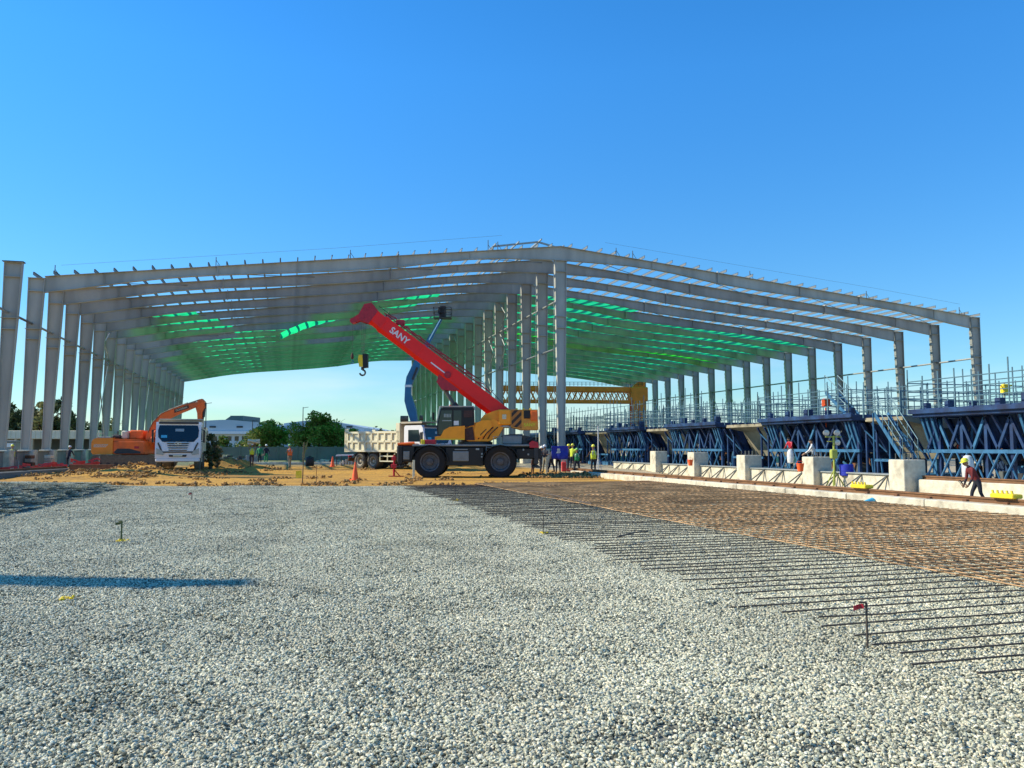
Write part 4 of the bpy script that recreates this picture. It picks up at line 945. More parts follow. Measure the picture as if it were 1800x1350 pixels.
dump_truck('white dump truck seen head on, beside the orange excavator', (tx, ty + 1.3, tz(tx, ty) + .0), R(3.0), canopy=False)
tx, ty = gx(744, 55.5)
dump_truck('white dump truck with ribbed cream tipper bed standing behind the red crane', (tx, ty, .20), -TH + R(51))

# ------------------------------------------------------------------ excavator (front towards +x)
SE = 60 / F
ex = thing('excavator', 'orange tracked excavator with its boom reaching over the white truck', 'excavator', (EXX, EXY, .18), -TH)
def EU(px): return (px - 225) * SE
def EW(py): return (822 - py) * SE
for s in (-1, 1):
    mb = MB(); r = .46; xa, xb = EU(190), EU(285); yc = s * 1.35; P = []
    for i in range(9): a = math.pi / 2 + math.pi * i / 8; P.append((xa + r * math.cos(a), r + r * math.sin(a)))
    for i in range(9): a = -math.pi / 2 + math.pi * i / 8; P.append((xb + r * math.cos(a), r + r * math.sin(a)))
    mb.prism(P, yc - .3, yc + .3)
    n = len(P)
    for i in range(n):
        a, b = P[i], P[(i + 1) % n]; ln = math.hypot(b[0] - a[0], b[1] - a[1]); k = max(1, int(ln / .17))
        for q in range(k):
            f_ = (q + .5) / k; x, z = a[0] + (b[0] - a[0]) * f_, a[1] + (b[1] - a[1]) * f_; d_ = Vector((b[0] - a[0], 0, b[1] - a[1])).normalized(); nn = Vector((-d_.z, 0, d_.x))
            mb.beam((x, yc - .31, z), (x, yc + .31, z), .13, .07, up=(-nn.x, 0, -nn.z))
    tr_ = mb.build('track', M['dusty'], ex)
    mb = MB()
    for i in range(7): mb.tube((xa + .3 + i * (xb - xa - .6) / 6, yc - .33, .30), (xa + .3 + i * (xb - xa - .6) / 6, yc + .33, .30), .14, 12)
    mb.build('rollers', M['dgrey'], tr_)
mb = MB(); mb.box(EU(210), EU(268), -1.05, 1.05, .45, .8); mb.lathe([(.9, 0), (.9, .25)], 24, (EU(238), 0, .8)); mb.build('undercarriage', M['dgrey'], ex)
# house
mb = MB(); mb.bbox(EU(214), EU(268), -1.35, 1.35, EW(798), EW(775), .06); mb.prism([(EU(214), EW(775)), (EU(262), EW(775)), (EU(262), EW(772)), (EU(214), EW(771))], -1.3, 1.3); mb.build('house', M['exorange'], ex)
mb = MB(); n_ = []
for i in range(7): a = math.pi / 2 + math.pi / 2 * i / 6; n_.append((EU(186) + (EU(186) - EU(177)) * math.cos(a) * 1.0, EW(779) + (EW(770) - EW(779)) * math.sin(a)))
P = [(EU(214), EW(769.5))] + n_ + [(EU(177), EW(794)), (EU(180), EW(798)), (EU(214), EW(798))]
mb.prism(P, -1.35, 1.35); mb.build('counterweight', mat('counterweight_sunlit_orange', (.86, .27, .02), .4, 0, .06, 2), ex)  # yellower than the house orange: sunlight on the rear put into the colour
mb = MB(); mb.prism([(EU(181), EW(785.5)), (EU(202), EW(785.5)), (EU(206), EW(780.5)), (EU(182), EW(780.5))], -1.358, -1.352); mb.build('name_plate', M['hay'], ex)
text_mesh('DOOSAN', .21, .002, 'lettering', M['exorange'], ex, (EU(193), -1.362, EW(783)), (R(90), 0, 0), sx=.95)
mb = MB(); mb.prism([(EU(216), EW(794)), (EU(222), EW(788)), (EU(242), EW(788)), (EU(262), EW(793)), (EU(262), EW(796.5)), (EU(218), EW(796.5))], -1.362, -1.352); mb.build('side_vent', M['dgrey'], ex)
mb = MB(); mb.bbox(EU(251), EU(259), -1.362, -1.352, EW(788), EW(784), .002); mb.build('access_panel', M['red2'], ex)
mb = MB(); mb.bbox(EU(184), EU(208), -1.2, 1.0, EW(770), EW(767.5), .02); mb.path([(EU(185), -1.2, EW(768)), (EU(185), -1.2, EW(762)), (EU(196), -1.2, EW(761.5)), (EU(196), -1.2, EW(768))], .02); mb.build('handrail', M['galv'], ex)
mb = MB(); mb.bbox(EU(208), EU(222), -1.0, .4, EW(770), EW(764), .06); mb.tube((EU(212), -.5, EW(764)), (EU(212), -.5, EW(758)), .06, 8); mb.build('engine_cover', M['dgrey'], ex)
mb = MB(); mb.bbox(EU(222), EU(232), -.9, .8, EW(771), EW(757), .08); mb.build('air_duct', M['tarp'], ex)
mb = MB(); mb.bbox(EU(233), EU(256), -.6, .7, EW(772), EW(756), .08); mb.tube((EU(241), -.62, EW(765)), (EU(241), -.58, EW(765)), .24, 16); mb.build('tool_hood', M['exorange'], ex)
cbx = MB(); cbx.prism([(EU(262), EW(790)), (EU(262), EW(758)), (EU(266), EW(755)), (EU(280), EW(755)), (EU(287), EW(775)), (EU(286), EW(790))], .35, 1.35); cb = cbx.build('cab', M['exorange'], ex)
mb = MB(); mb.prism([(EU(264), EW(776)), (EU(264), EW(759)), (EU(267), EW(757)), (EU(279), EW(757)), (EU(285), EW(776))], .338, .348); mb.prism([(EU(266), EW(776)), (EU(266), EW(759)), (EU(279), EW(757)), (EU(285), EW(776))], 1.352, 1.362); mb.build('cab_glass', M['glass'], cb)
# boom with bent shape
bpts = [(262, 783, 6), (266, 766, 9.5), (274, 750, 10.5), (286, 735, 11.5), (296, 729, 12), (310, 722.5, 11), (330, 716, 8.5), (353, 708, 5)]
top, bot = [], []
for i, (px, py, h_) in enumerate(bpts):
    a = bpts[max(0, i - 1)]; b = bpts[min(len(bpts) - 1, i + 1)]; dx, dz = (b[0] - a[0]), -(b[1] - a[1]); l_ = math.hypot(dx, dz); nx__, nz__ = -dz / l_, dx / l_
    top.append((EU(px + nx__ * h_ / 1.7), EW(py - nz__ * h_ / 1.7))); bot.append((EU(px - nx__ * h_ / 1.7), EW(py + nz__ * h_ / 1.7)))
mb = MB()
for i in range(len(top) - 1): mb.prism([bot[i], bot[i + 1], top[i + 1], top[i]], -.45, -.03)
ebm = mb.build('boom', M['exorange'], ex)
mb = MB(); a, b = bpts[5], bpts[6]; mb.hexa([(EU(309), -.462, EW(726)), (EU(334), -.462, EW(717.5)), (EU(334), -.452, EW(717.5)), (EU(309), -.452, EW(726)), (EU(308), -.462, EW(720)), (EU(333), -.462, EW(712)), (EU(333), -.452, EW(712)), (EU(308), -.452, EW(720))]); mb.build('name_band', M['brown'], ebm)
ta = math.atan2(EW(712) - EW(720), EU(333) - EU(308)); tm = text_mesh('DOOSAN', .20, .002, 'lettering', M['hay'], ebm, (EU(321), -.468, EW(719)), (0, 0, 0))
tm.rotation_euler = (Matrix.Rotation(-ta, 4, 'Y') @ Matrix.Rotation(R(90), 4, 'X')).to_euler()
for yy in (-.58, .10):
    mb = MB(); mb.tube((EU(268), yy, EW(781)), (EU(279), yy, EW(757)), .10, 10); mb.tube((EU(279), yy, EW(757)), (EU(287), yy, EW(738)), .055, 8); mb.build('boom_cylinder', M['exorange'], ex, smooth=True)
mb = MB(); mb.tube((EU(297), -.24, EW(721.5)), (EU(330), -.24, EW(709.5)), .10, 10); mb.tube((EU(330), -.24, EW(709.5)), (EU(351), -.24, EW(702.5)), .05, 8); mb.build('arm_cylinder', M['dgrey'], ex, smooth=True)
mb = MB(); mb.path([(EU(264), -.47, EW(760)), (EU(272), -.47, EW(742)), (EU(286), -.47, EW(727)), (EU(300), -.47, EW(721)), (EU(322), -.47, EW(712.5)), (EU(345), -.47, EW(707))], .03, 6); mb.build('hoses', M['dgrey'], ex)
mb = MB(); mb.prism([(EU(349), EW(703)), (EU(355), EW(701)), (EU(360), EW(706)), (EU(361), EW(716)), (EU(357), EW(724)), (EU(356), EW(738)), (EU(353), EW(752)), (EU(350), EW(752)), (EU(348), EW(726)), (EU(344), EW(714))], -.40, -.08); mb.build('arm', M['exorange'], ex)
mb = MB(); mb.tube((EU(359.5), -.24, EW(708)), (EU(358), -.24, EW(733)), .10, 10); mb.tube((EU(358), -.24, EW(733)), (EU(356), -.24, EW(746)), .05, 8); mb.build('bucket_cylinder', M['dgrey'], ex)
mb = MB(); P = [(EU(350), EW(752)), (EU(356), EW(750)), (EU(362), EW(758)), (EU(361), EW(770)), (EU(352), EW(779)), (EU(340), EW(776)), (EU(342), EW(772)), (EU(352), EW(768)), (EU(354), EW(760))]; mb.prism(P, -.85, .35); mb.build('bucket', M['rust'], ex)

# ------------------------------------------------------------------ blue boom lift
DB = 64.0; SB = DB / F
bx, by = gx(735, DB)
lf = thing('boom_lift', 'blue articulating boom lift reaching up behind the red crane boom', 'boom lift', (bx, by, .2), -TH)
def BU(px): return (px - 735) * SB
def BW(py): return (787 - py) * SB + HC - .2
mb = MB(); mb.prism([(BU(722), BW(741)), (BU(734), BW(741)), (BU(731), BW(720)), (BU(722), BW(694)), (BU(722), BW(680)), (BU(712), BW(680)), (BU(711), BW(705)), (BU(716), BW(724))], -.35, .35); mb.prism([(BU(718), BW(741)), (BU(737), BW(741)), (BU(740), BW(770)), (BU(715), BW(770))], -.5, .5); mb.build('lower_boom', M['liftblue'], lf)
mb = MB(); mb.prism([(BU(711.5), BW(681)), (BU(723), BW(681)), (BU(723), BW(677)), (BU(711.5), BW(677))], -.37, .37); mb.build('boom_band', M['white'], lf)
mb = MB(); mb.prism([(BU(712), BW(677)), (BU(723), BW(677)), (BU(727), BW(667)), (BU(737), BW(645)), (BU(737), BW(634)), (BU(730), BW(630)), (BU(714), BW(663))], -.3, .3); mb.build('knuckle', M['liftblue'], lf)
mb = MB(); mb.beam((BU(725), -.33, BW(668)), (BU(733), -.33, BW(646)), .12, .16); mb.build('knuckle_cylinder', M['dgrey'], lf)
mb = MB(); mb.beam((BU(731), 0, BW(638)), (BU(758), 0, BW(588)), .30, .34); mb.beam((BU(750), 0, BW(604)), (BU(774), 0, BW(559)), .22, .24); mb.build('upper_boom', M['liftblue'], lf)
mb = MB(); mb.beam((BU(753), -.14, BW(597)), (BU(773), -.14, BW(560)), .06, .08); mb.build('jib_cylinder', M['chrome'], lf)
mb = MB(); x0, x1, z0, z1 = BU(761), BU(792), BW(557.5), BW(540)
mb.box(x0, x1, -.5, .5, z0 - .05, z0)
for z in (z0 + .38, z1):
    for a, b in (((x0, -.5), (x1, -.5)), ((x1, -.5), (x1, .5)), ((x1, .5), (x0, .5)), ((x0, .5), (x0, -.5))): mb.tube((a[0], a[1], z), (b[0], b[1], z), .025, 6)
for x in np.linspace(x0, x1, 4):
    for yy in (-.5, .5): mb.tube((x, yy, z0), (x, yy, z1), .022, 6)
mb.build('basket', M['dgrey'], lf)
mb = MB(); mb.bbox(x0 + .45, x0 + .95, -.3, .3, z0, z1 + .15, .05); mb.bbox(x0 + .35, x0 + .6, -.45, -.15, z0 + .3, z1, .03); mb.build('control_box', M['black'], lf)
mb = MB(); mb.bbox(BU(700), BU(760), -1.1, 1.1, .5, BW(762), .1); mb.build('turntable', M['liftblue'], lf)
for s in (-1, 1):
    for px in (705, 755): wheel(lf, BU(px), s * 1.1, .5, .4, M['grey'])
mb = MB(); mb.tube((BU(705), -.4, BW(737)), (BU(718), -.4, BW(737)), .25, 12); mb.tube((BU(738), -.3, BW(735)), (BU(744), -.3, BW(735)), .2, 10); mb.build('counter_roller', M['bark'], lf)

# ------------------------------------------------------------------ yellow gantry crane
DG = 112.0; SG = DG / F
gxx, gyy = gx(1000, DG)
gt = thing('gantry_crane', 'yellow gantry crane with latticed girder standing under the right half of the shed', 'gantry crane', (gxx, gyy, 0), -TH)
def GU(px): return (px - 1000) * SG
def GW(py): return (787 - py) * SG + HC
for yy, nm in ((-1.2, 'girder'), (1.2, 'girder')):
    mb = MB(); x0, x1 = GU(880), GU(1128)
    mb.beam((x0, yy, GW(682.5)), (x1, yy, GW(686)), .4, .62); mb.beam((x0, yy, GW(705.5)), (x1, yy, GW(707)), .35, .38)
    k = x0; s_ = 1
    while k < x1 - .4:
        mb.beam((k, yy, GW(704)), (k + .62, yy, GW(687)), .12, .12); mb.beam((k, yy, GW(687)), (k + .62, yy, GW(704)), .12, .12); k += .82
    mb.build('girder', M['gantry'], gt)
mb = MB()
for px in range(882, 1130, 7): mb.tube((GU(px), -1.4, GW(680)), (GU(px), -1.4, GW(673)), .035, 5)
for py in (673, 676.5): mb.tube((GU(880), -1.4, GW(py)), (GU(1128), -1.4, GW(py)), .03, 5)
mb.build('handrail', M['dgrey'], gt)
mb = MB(); mb.bbox(GU(1107), GU(1136), -1.9, 1.9, GW(706), GW(682), .1); mb.prism([(GU(1110), GW(682)), (GU(1132), GW(682)), (GU(1134), GW(673)), (GU(1120), GW(673))], -1, 1); mb.build('end_frame', M['gantry'], gt)
for a, b in (((1115, 705), (1112, 787)), ((1126, 706), (1131, 787))):
    for yy in (-1.5, 1.5):
        mb = MB(); mb.beam((GU(a[0]), yy, GW(a[1])), (GU(b[0]), yy * 1.8, 0), .75, .75, w2=.5, h2=.5); mb.build('leg', M['gantry'], gt)
mb = MB(); mb.beam((GU(884), 0, GW(707)), (GU(876), 0, 0), .5, .5); mb.build('leg', M['gantry'], gt)

# ------------------------------------------------------------------ blue casting moulds and concrete segments on the right
UX = 26.8
def railing(mb, x0, y0, x1, y1, z, h=1.1, step=.9, extra=0):
    L_ = math.hypot(x1 - x0, y1 - y0); n = max(1, int(L_ / step))
    for i in range(n + 1):
        f_ = i / n; x, y = x0 + (x1 - x0) * f_, y0 + (y1 - y0) * f_
        mb.tube((x, y, z), (x, y, z + h + extra * rng.random()), .028, 5)
    for k in (1, .66, .33): mb.tube((x0, y0, z + h * k), (x1, y1, z + h * k), .022, 5)
def mould(yc, label, W_=7.2, full=True):
    """blue steel mould: face towards -x, runs along y"""
    t = thing('casting_mould', label, 'casting mould', (UX, yc, .15), 0, 'blue steel casting moulds')
    zt = 3.05; y0, y1 = -W_ / 2, W_ / 2
    mb = MB(); mb.bbox(-1.5, 4.5, y0, y1, zt - .30, zt, .04); mb.bbox(-1.62, -1.5, y0 - .1, y1 + .1, zt - .16, zt + .05, .02); mb.build('top_deck', M['blue'], t)
    for ya_, yb_ in ((y0 + .1, y0 + 1.0), (y1 - 1.0, y1 - .1)):
        mb = MB(); mb.hexa([(-.75, ya_ + .1, 1.35), (-.70, ya_ + .1, 1.35), (-.70, yb_ - .25, 1.35), (-.75, yb_ - .25, 1.35), (-1.22, ya_, zt - .31), (-1.17, ya_, zt - .31), (-1.17, yb_, zt - .31), (-1.22, yb_, zt - .31)]); mb.build('side_plate', M['blue'], t)
        for q_ in (ya_ + .15, (ya_ + yb_) / 2, yb_ - .2): mb = MB(); mb.beam((-.80, q_, 1.36), (-1.27, q_, zt - .32), .06, .10, up=(0, 1, 0)); mb.build('stiffener', M['blue2'], t)
    mb = MB(); mb.box(2.6, 2.7, y0 + .1, y1 - .1, .25, zt - .31); mb.build('added_back_panel', M['blue'], t)  # panel added to close the open back and darken the interior
    mb = MB(); mb.bbox(-1.2, 4.2, y0 + .2, y1 - .2, .0, .25, .04); mb.box(.3, 4.2, y0 + .4, y1 - .4, 1.25, 1.42); mb.build('base_frame', M['blue'], t)
    # inner form panel leaning like the web of the girder
    mb = MB(); mb.prism([(.15, 2.72), (.45, 2.72), (1.15, 1.0), (.95, 1.0)], y0 + .3, y1 - .3, axis='y'); mb.build('form_panel', M['blue'], t)
    ny_ = 9
    for i in range(ny_ + 1):
        y = y0 + .3 + (W_ - .6) * i / ny_
        mb = MB(); mb.beam((-.9, y, .1), (-.9, y, zt - .3), .14, .14) if i % 2 == 0 else mb.beam((-.25, y, 1.3), (-1.2, y, zt - .3), .10, .10)
        mb.beam((.1, y, zt - .35), (.9, y, 1.1), .10, .12); mb.beam((-.9, y, 1.35), (.9, y, 1.35), .12, .14)
        mb.build('post', M['blue'], t)
    for i in range(ny_):
        y = y0 + .3 + (W_ - .6) * i / ny_; yn = y + (W_ - .6) / ny_
        mb = MB()
        if i % 2 == 0: mb.beam((-.98, y, zt - .4), (-.98, yn, 1.45), .09, .11)
        else: mb.beam((-.98, y, 1.45), (-.98, yn, zt - .4), .09, .11)
        mb.build('diagonal', M['blue2'] if i in (0, 4, 7) else M['blue'], t)
    mb = MB(); mb.beam((-1.0, y0 + .1, 1.36), (-1.0, y1 - .1, 1.36), .12, .14); mb.build('waling', M['blue2'], t)
    for i in range(7):
        y = y0 + .4 + i * (W_ - 1.3) / 6
        mb = MB(); mb.tube((-1.05, y, 1.3), (-1.25, y + .5, .2), .045, 6); mb.tube((-1.1, y + .5, 1.3), (-1.05, y, .2), .035, 6); mb.build('screw_jack', M['blue2'], t)
    # jumble of hoses, jacks and boxes inside the mould
    cols = ['steel_dark', 'blue2', 'rust', 'galv', 'dgrey', 'blue']
    for q_ in range(54):
        mb = MB(); x, y, z = rng.uniform(-.9, 2.2), rng.uniform(y0 + .3, y1 - .3), rng.uniform(.2, 2.3)
        if q_ < 42:
            a = Vector((rng.normal(), rng.normal(), rng.normal() * .8)).normalized() * rng.uniform(.3, 1.2)
            z2 = min(2.6, max(.2, z + a.z)); mb.beam((x, y, z), (x + a.x * .5, y + a.y, z2), rng.uniform(.03, .10), rng.uniform(.03, .12))
        else: s_ = rng.uniform(.12, .3); mb.bbox(x * .6 - s_, x * .6 + s_, y - s_, y + s_, .25, .25 + s_ * 2, .02)
        mb.build('fitting', M[cols[q_ % 6]], t)
    mb = MB()
    railing(mb, -1.65, y0, -1.65, y1, zt + .05, 1.15, .75, .6); railing(mb, 1.2, y0, 1.2, y1, zt + .05, 1.2, .75, .6); railing(mb, -1.65, y0, 4.4, y0, zt + .05, 1.1, .9, .3); railing(mb, -1.65, y1, 4.4, y1, zt + .05, 1.1, .9, .3)
    railing(mb, 4.4, y0, 4.4, y1, zt + .05, 1.6, 1.0, .5)
    mb.build('railing', M['pipe'], t)
    for k in range(5): mb = MB(); y = y0 + .5 + k * (W_ - 1) / 4; s_ = rng.uniform(.1, .2); mb.bbox(-1.3, -1.3 + s_ * 2, y - s_, y + s_, zt + .0, zt + .02 + s_ * 2.2, .02); mb.build('deck_box', M['blue'], t)
    return t
def segment(yc, label, ln=3.0, off=0):
    t = thing('girder_segment', label, 'concrete segment', (UX, yc, .15), 0, 'concrete box girder segments between the moulds')
    mb = MB(); P = [(-1.15 + off, 2.86), (-1.15 + off, 2.70), (.0, 2.48), (.75, 1.02), (3.9, 1.02), (4.6, 2.42), (6.2, 2.66), (6.2, 2.86)]
    mb.prism(P, -ln / 2, ln / 2); mb.build('box_girder', M['concrete_dark'], t)
    mb = MB(); mb.prism([(.9, 1.22), (3.7, 1.22), (4.2, 2.36), (.5, 2.36)], -ln / 2 - .012, -ln / 2 - .004); mb.build('hollow_shade_plate', M['black'], t)  # black plate over the solid end, painted shade of the girder's inside
    mb = MB(); mb.bbox(-1.0, 3.8, -ln / 2 + .2, ln / 2 - .2, .0, .35, .03)
    for x in (.9, 2.3, 3.6):
        for y in (-ln / 2 + .4, ln / 2 - .4): mb.beam((x, y, .3), (x, y, 1.02), .2, .2)
    mb.beam((-.9, -ln / 2 + .3, .94), (-.9, ln / 2 - .3, .94), .10, .12); mb.beam((-.9, -ln / 2 + .3, .94), (-.2, ln / 2 - .3, .1), .08, .08)
    mb.build('stand', M['blue2'], t)
    for sg in (-1, 1):
        for dd in (.25, -.45):
            y = sg * (ln / 2 + dd); mb = MB(); mb.beam((-1.15, y, 2.62), (-.15, y, 1.0), .09, .10); mb.beam((-.9, y, 0), (-.9, y, 2.3), .09, .09); mb.build('inclined_strut', M['blue'], t)
        y = sg * (ln / 2 - .1); mb = MB(); mb.beam((-1.0, y - .35, 2.3), (-.35, y + .35, 1.3), .05, .06); mb.beam((-.4, y - .35, 1.3), (-1.0, y + .35, 2.3), .05, .06); mb.build('cross_strut', M['blue2'], t)
    for k in range(4):
        y = -ln / 2 + (k + .5) * ln / 4; mb = MB(); mb.beam((-1.0, y, .1), (-.95, y + .2, 1.0), .06, .06); mb.build('prop', M['blue2'], t)
    mb = MB(); railing(mb, -1.25 + off, -ln / 2, -1.25 + off, ln / 2, 2.86, 1.1, .7, .4); railing(mb, 5.9, -ln / 2, 5.9, ln / 2, 2.86, 1.1, .8, .4); railing(mb, -1.2 + off, -ln / 2, 5.9, -ln / 2, 2.86, 1.1, .9); mb.build('railing', M['pipe'], t)
    return t
def yAt(px, X):       # depth along y where a picture column meets the plane x = X
    d = ray(px, 787); return X / d.x * d.y
yc_ = lambda a, b: ((yAt(a, UX - 1) + yAt(b, UX - 1)) / 2, abs(yAt(a, UX - 1) - yAt(b, UX - 1)))
c, w_ = yc_(1622, 1840); mould(c, 'nearest blue steel casting mould, cut by the right edge of the photo', w_)
c, w_ = yc_(1352, 1515); mould(c, 'blue steel casting mould behind the stand of round lamps', w_)
c, w_ = yc_(1182, 1272); mould(c, 'blue steel casting mould behind the second pedestal from the far end', w_)
c, w_ = yc_(1075, 1136); mould(c, 'blue steel casting mould right of the two vest wearing workers', w_)
c, w_ = yc_(960, 1025); mould(c, 'farthest blue steel casting mould, behind the foot of the middle column', w_)
c, w_ = yc_(1522, 1600); segment(c, 'nearest concrete girder segment, behind the nearest pedestal', w_ * .85)
c, w_ = yc_(1278, 1348); segment(c, 'tan concrete girder segment behind the middle pedestal', w_ * .9)
c, w_ = yc_(1138, 1180); segment(c, 'small looking concrete girder segment behind the farthest pedestal', w_ * .9)
c, w_ = yc_(1030, 1072); segment(c, 'farthest concrete girder segment, behind the yellow vested worker', w_ * .9)
for k_, (a_, b_, lb_) in enumerate(((1380, 1560, 'back row blue mould frame seen over the lamp stand gap'), (1200, 1330, 'back row blue mould frame behind the middle girder segment'), (1090, 1175, 'back row blue mould frame behind the farthest pedestal'))):
    ya, yb = yAt(a_, UX + 5.5), yAt(b_, UX + 5.5); t = thing('mould_frame', lb_, 'mould frame', (UX + 6.5, (ya + yb) / 2, .15), 0, 'back row blue mould frames'); hw = abs(ya - yb) / 2
    mb = MB(); mb.bbox(-.3, .3, -hw, hw, 2.9, 3.2, .03); mb.build('top_beam', M['blue'], t)
    n_ = int(hw * 2 / .9)
    for i in range(n_ + 1): y = -hw + i * 2 * hw / n_; mb = MB(); mb.beam((0, y, 0), (0, y, 2.9), .13, .13); mb.build('post', M['blue'], t)
    for i in range(n_): y = -hw + i * 2 * hw / n_; mb = MB(); mb.beam((-.08, y, .4 if i % 2 else 2.7), (-.08, y + 2 * hw / n_, 2.7 if i % 2 else .4), .08, .08); mb.build('diagonal', M['blue2'], t)
    mb = MB(); mb.box(.15, .2, -hw, hw, .3, 2.8); mb.build('form_panel', M['blue'], t)
# stair towers
for px, lb, fm in ((1606, 'blue zigzag stair beside the nearest girder segment', 1), (1452, 'blue stair rising behind the orange panel', 0)):
    y = yAt(px, UX - 1); t = thing('access_stair', lb, 'stair', ((UX - 1.9) if fm else UX, y, .15), 0, 'blue access stairs')
    z0, z1, hl = (.95, 3.0, .85) if fm else (3.1, 4.3, .8)
    for s in (-.35, .35): mb = MB(); mb.beam((s, hl, z1), (s, -hl, z0), .04, .16); mb.build('stringer', M['blue2'], t)
    for i in range(9): f_ = (i + .5) / 9; mb = MB(); mb.box(-.35, .35, hl - 2 * hl * f_ - .08, hl - 2 * hl * f_ + .08, z1 - (z1 - z0) * f_, z1 - (z1 - z0) * f_ + .03); mb.build('tread', M['blue2'], t)
    for s in (-.38, .38):
        mb = MB(); mb.tube((s, hl, z1 + .9), (s, -hl, z0 + .9), .02, 5); mb.tube((s, hl, z1 + .5), (s, -hl, z0 + .5), .016, 5)
        for i in range(4): f_ = i / 3; mb.tube((s, hl - 2 * hl * f_, z1 - (z1 - z0) * f_), (s, hl - 2 * hl * f_, z1 - (z1 - z0) * f_ + .9), .018, 5)
        mb.build('handrail', M['pipe'], t)
    if fm:
        for x in (-.4, .4):
            mb = MB(); mb.tube((x, -hl, 0), (x, -hl, z0 + .1), .03, 6); mb.tube((x, hl, 0), (x, hl, z1), .03, 6); mb.beam((x, -hl, z0), (x, hl, z0), .05, .05); mb.build('support', M['blue2'], t)
# panels on the railings
for px, py, D, col, lb in ((1452, 708, 42, 'cone', 'orange panel fixed to the blue railing'), (1767, 684, 36, 'yellow', 'yellow barrel shaped panel on the blue railing at the right edge')):
    p = at(px, py, D); mb = MB(); mb.bbox(-.2, .2, -.12, .12, -.22, .22, .05); mb.tube((-.24, -.13, .16), (.24, -.13, .16), .03, 6); mb.tube((-.24, -.13, -.16), (.24, -.13, -.16), .03, 6)
    mb.tube((0, .05, -.25), (0, .05, -1.3), .03, 6); o = mb.build('signal_box', M[col], loc=p); tag(o, lb, 'signal box')
# far railings and scaffold poles behind the moulds
t = thing('scaffold_rail', 'long pipe scaffold railing running behind the blue moulds', 'scaffold', (UX + 7, 60, 3.2))
mb = MB(); railing(mb, UX + 7, 30, UX + 7, 100, 3.0, 1.3, .95, .8)
mb.build('rails', M['pipe'], t, world=True)
mb = MB()
for i in range(34): y = 30 + i * 2.1; mb.tube((UX + 7, y, 0), (UX + 7, y, 3.0), .04, 6)
mb.build('standards', M['pipe'], t, world=True)
t = thing('scaffold_rail', 'taller scaffold railing with uneven poles above the far moulds', 'scaffold', (UX + 2, 75, 3.2))
mb = MB(); railing(mb, UX + 1, 52, UX + 1, 98, 3.3, 1.9, .8, .8)
for i in range(24): y = 52 + i * 2.0; mb.tube((UX + 1, y, 0), (UX + 1, y, 3.3), .04, 6)
mb.build('rails', M['pipe'], t, world=True)
# dark mould far row to fill behind workers
t = thing('casting_mould', 'long dark blue mould far behind the mobile crane tail', 'casting mould', (UX + 2, 92, 0.15), 0, 'blue steel casting moulds')
mb = MB(); mb.bbox(-3, 3, -14, 14, 2.6, 3.1, .05); mb.bbox(0, 3, -14, 14, 0, 2.6, .05); mb.build('top_deck', M['blue'], t)
for i in range(15): mb = MB(); mb.beam((-2.6, -13.5 + i * 1.93, 0), (-1.2, -13.5 + i * 1.93, 2.6), .16, .16); mb.build('post', M['blue'], t)

# round lamp stand
p = onZ(1465, 850, 0); D = 34; lx, ly = gx(1465, D)
t = thing('lamp_stand', 'yellow green tripod stand with three round work lamps', 'work lamp', (lx, ly, 0), -TH)
def LZ(py): return (787 - py) * D / F + HC
mb = MB(); mb.tube((.0, 0, .1), (.02, 0, LZ(766)), .045, 8); mb.build('pole', M['greentarp'], t)
mb = MB(); mb.tube((-.32, 0, LZ(768)), (.34, 0, LZ(768)), .025, 6); mb.tube((-.25, 0, LZ(776)), (0, 0, LZ(776)), .02, 6); mb.build('cross_arm', M['greentarp'], t)
for a in (0, 2.1, 4.2): mb = MB(); mb.tube((0, 0, .75), (.45 * math.cos(a), .45 * math.sin(a), 0), .025, 6); mb.build('leg', M['greentarp'], t)
mb = MB(); mb.bbox(-.13, .13, -.12, .12, LZ(806), LZ(790), .03); mb.build('motor', M['greentarp'], t)
for px, py in ((1453, 761), (1472, 761), (1472, 778)):
    x = (px - 1465) * D / F; mb = MB(); mb.lathe([(.04, .14), (.10, .10), (.125, 0), (.125, -.03)], 18, (x, 0, LZ(py)), 'y'); l_ = mb.build('lamp_head', M['galv'], t, smooth=True)
    mb = MB(); mb.lathe([(.11, -.035), (.11, -.045), (.03, -.055)], 18, (x, 0, LZ(py)), 'y'); mb.build('lens', M['lamp'], l_, smooth=True)
# odds and ends on the low walls
def small(name, label, cat, px, D, z, build, m_, rz=None, smooth=False, group=None):
    x, y = gx(px, D); mb = MB(); build(mb); o = mb.build(name, M[m_], loc=(x, y, z), smooth=smooth); o.rotation_euler = (0, 0, -TH if rz is None else rz); tag(o, label, cat, group); return o
def bucketf(mb): mb.lathe([(.11, 0), (.15, .30), (.16, .30), (.16, .33), (.13, .33), (.12, .05)], 16); mb.path([(-.15, 0, .30), (-.1, 0, .42), (.1, 0, .42), (.15, 0, .30)], .008)
small('bucket', 'orange bucket on the low wall left of the lamp pedestal', 'bucket', 1406, 34.5, .67, bucketf, 'cone', smooth=True, group='orange buckets')
small('bucket', 'orange red bucket on the low wall by the second pedestal', 'bucket', 1213, 45.5, .67, bucketf, 'cone', smooth=True, group='orange buckets')
def bag(mb):
    mb.lathe([(.10, 0), (.30, .05), (.36, .3), (.33, .62), (.22, .8), (.1, .84)], 12)
    mb.v = [(x * (1 + .15 * mnoise.noise(Vector((x * 4, y * 4, z * 4)))), y, z) for x, y, z in mb.v]
small('sack', 'white bulging sack hung beside the blue mould near the orange bucket', 'sack', 1389, 37, .95, lambda mb: (bag(mb), setattr(mb, 'v', [(x * .42, y * .5, z * .75) for x, y, z in mb.v])), 'plastic', smooth=True, group='white sacks')
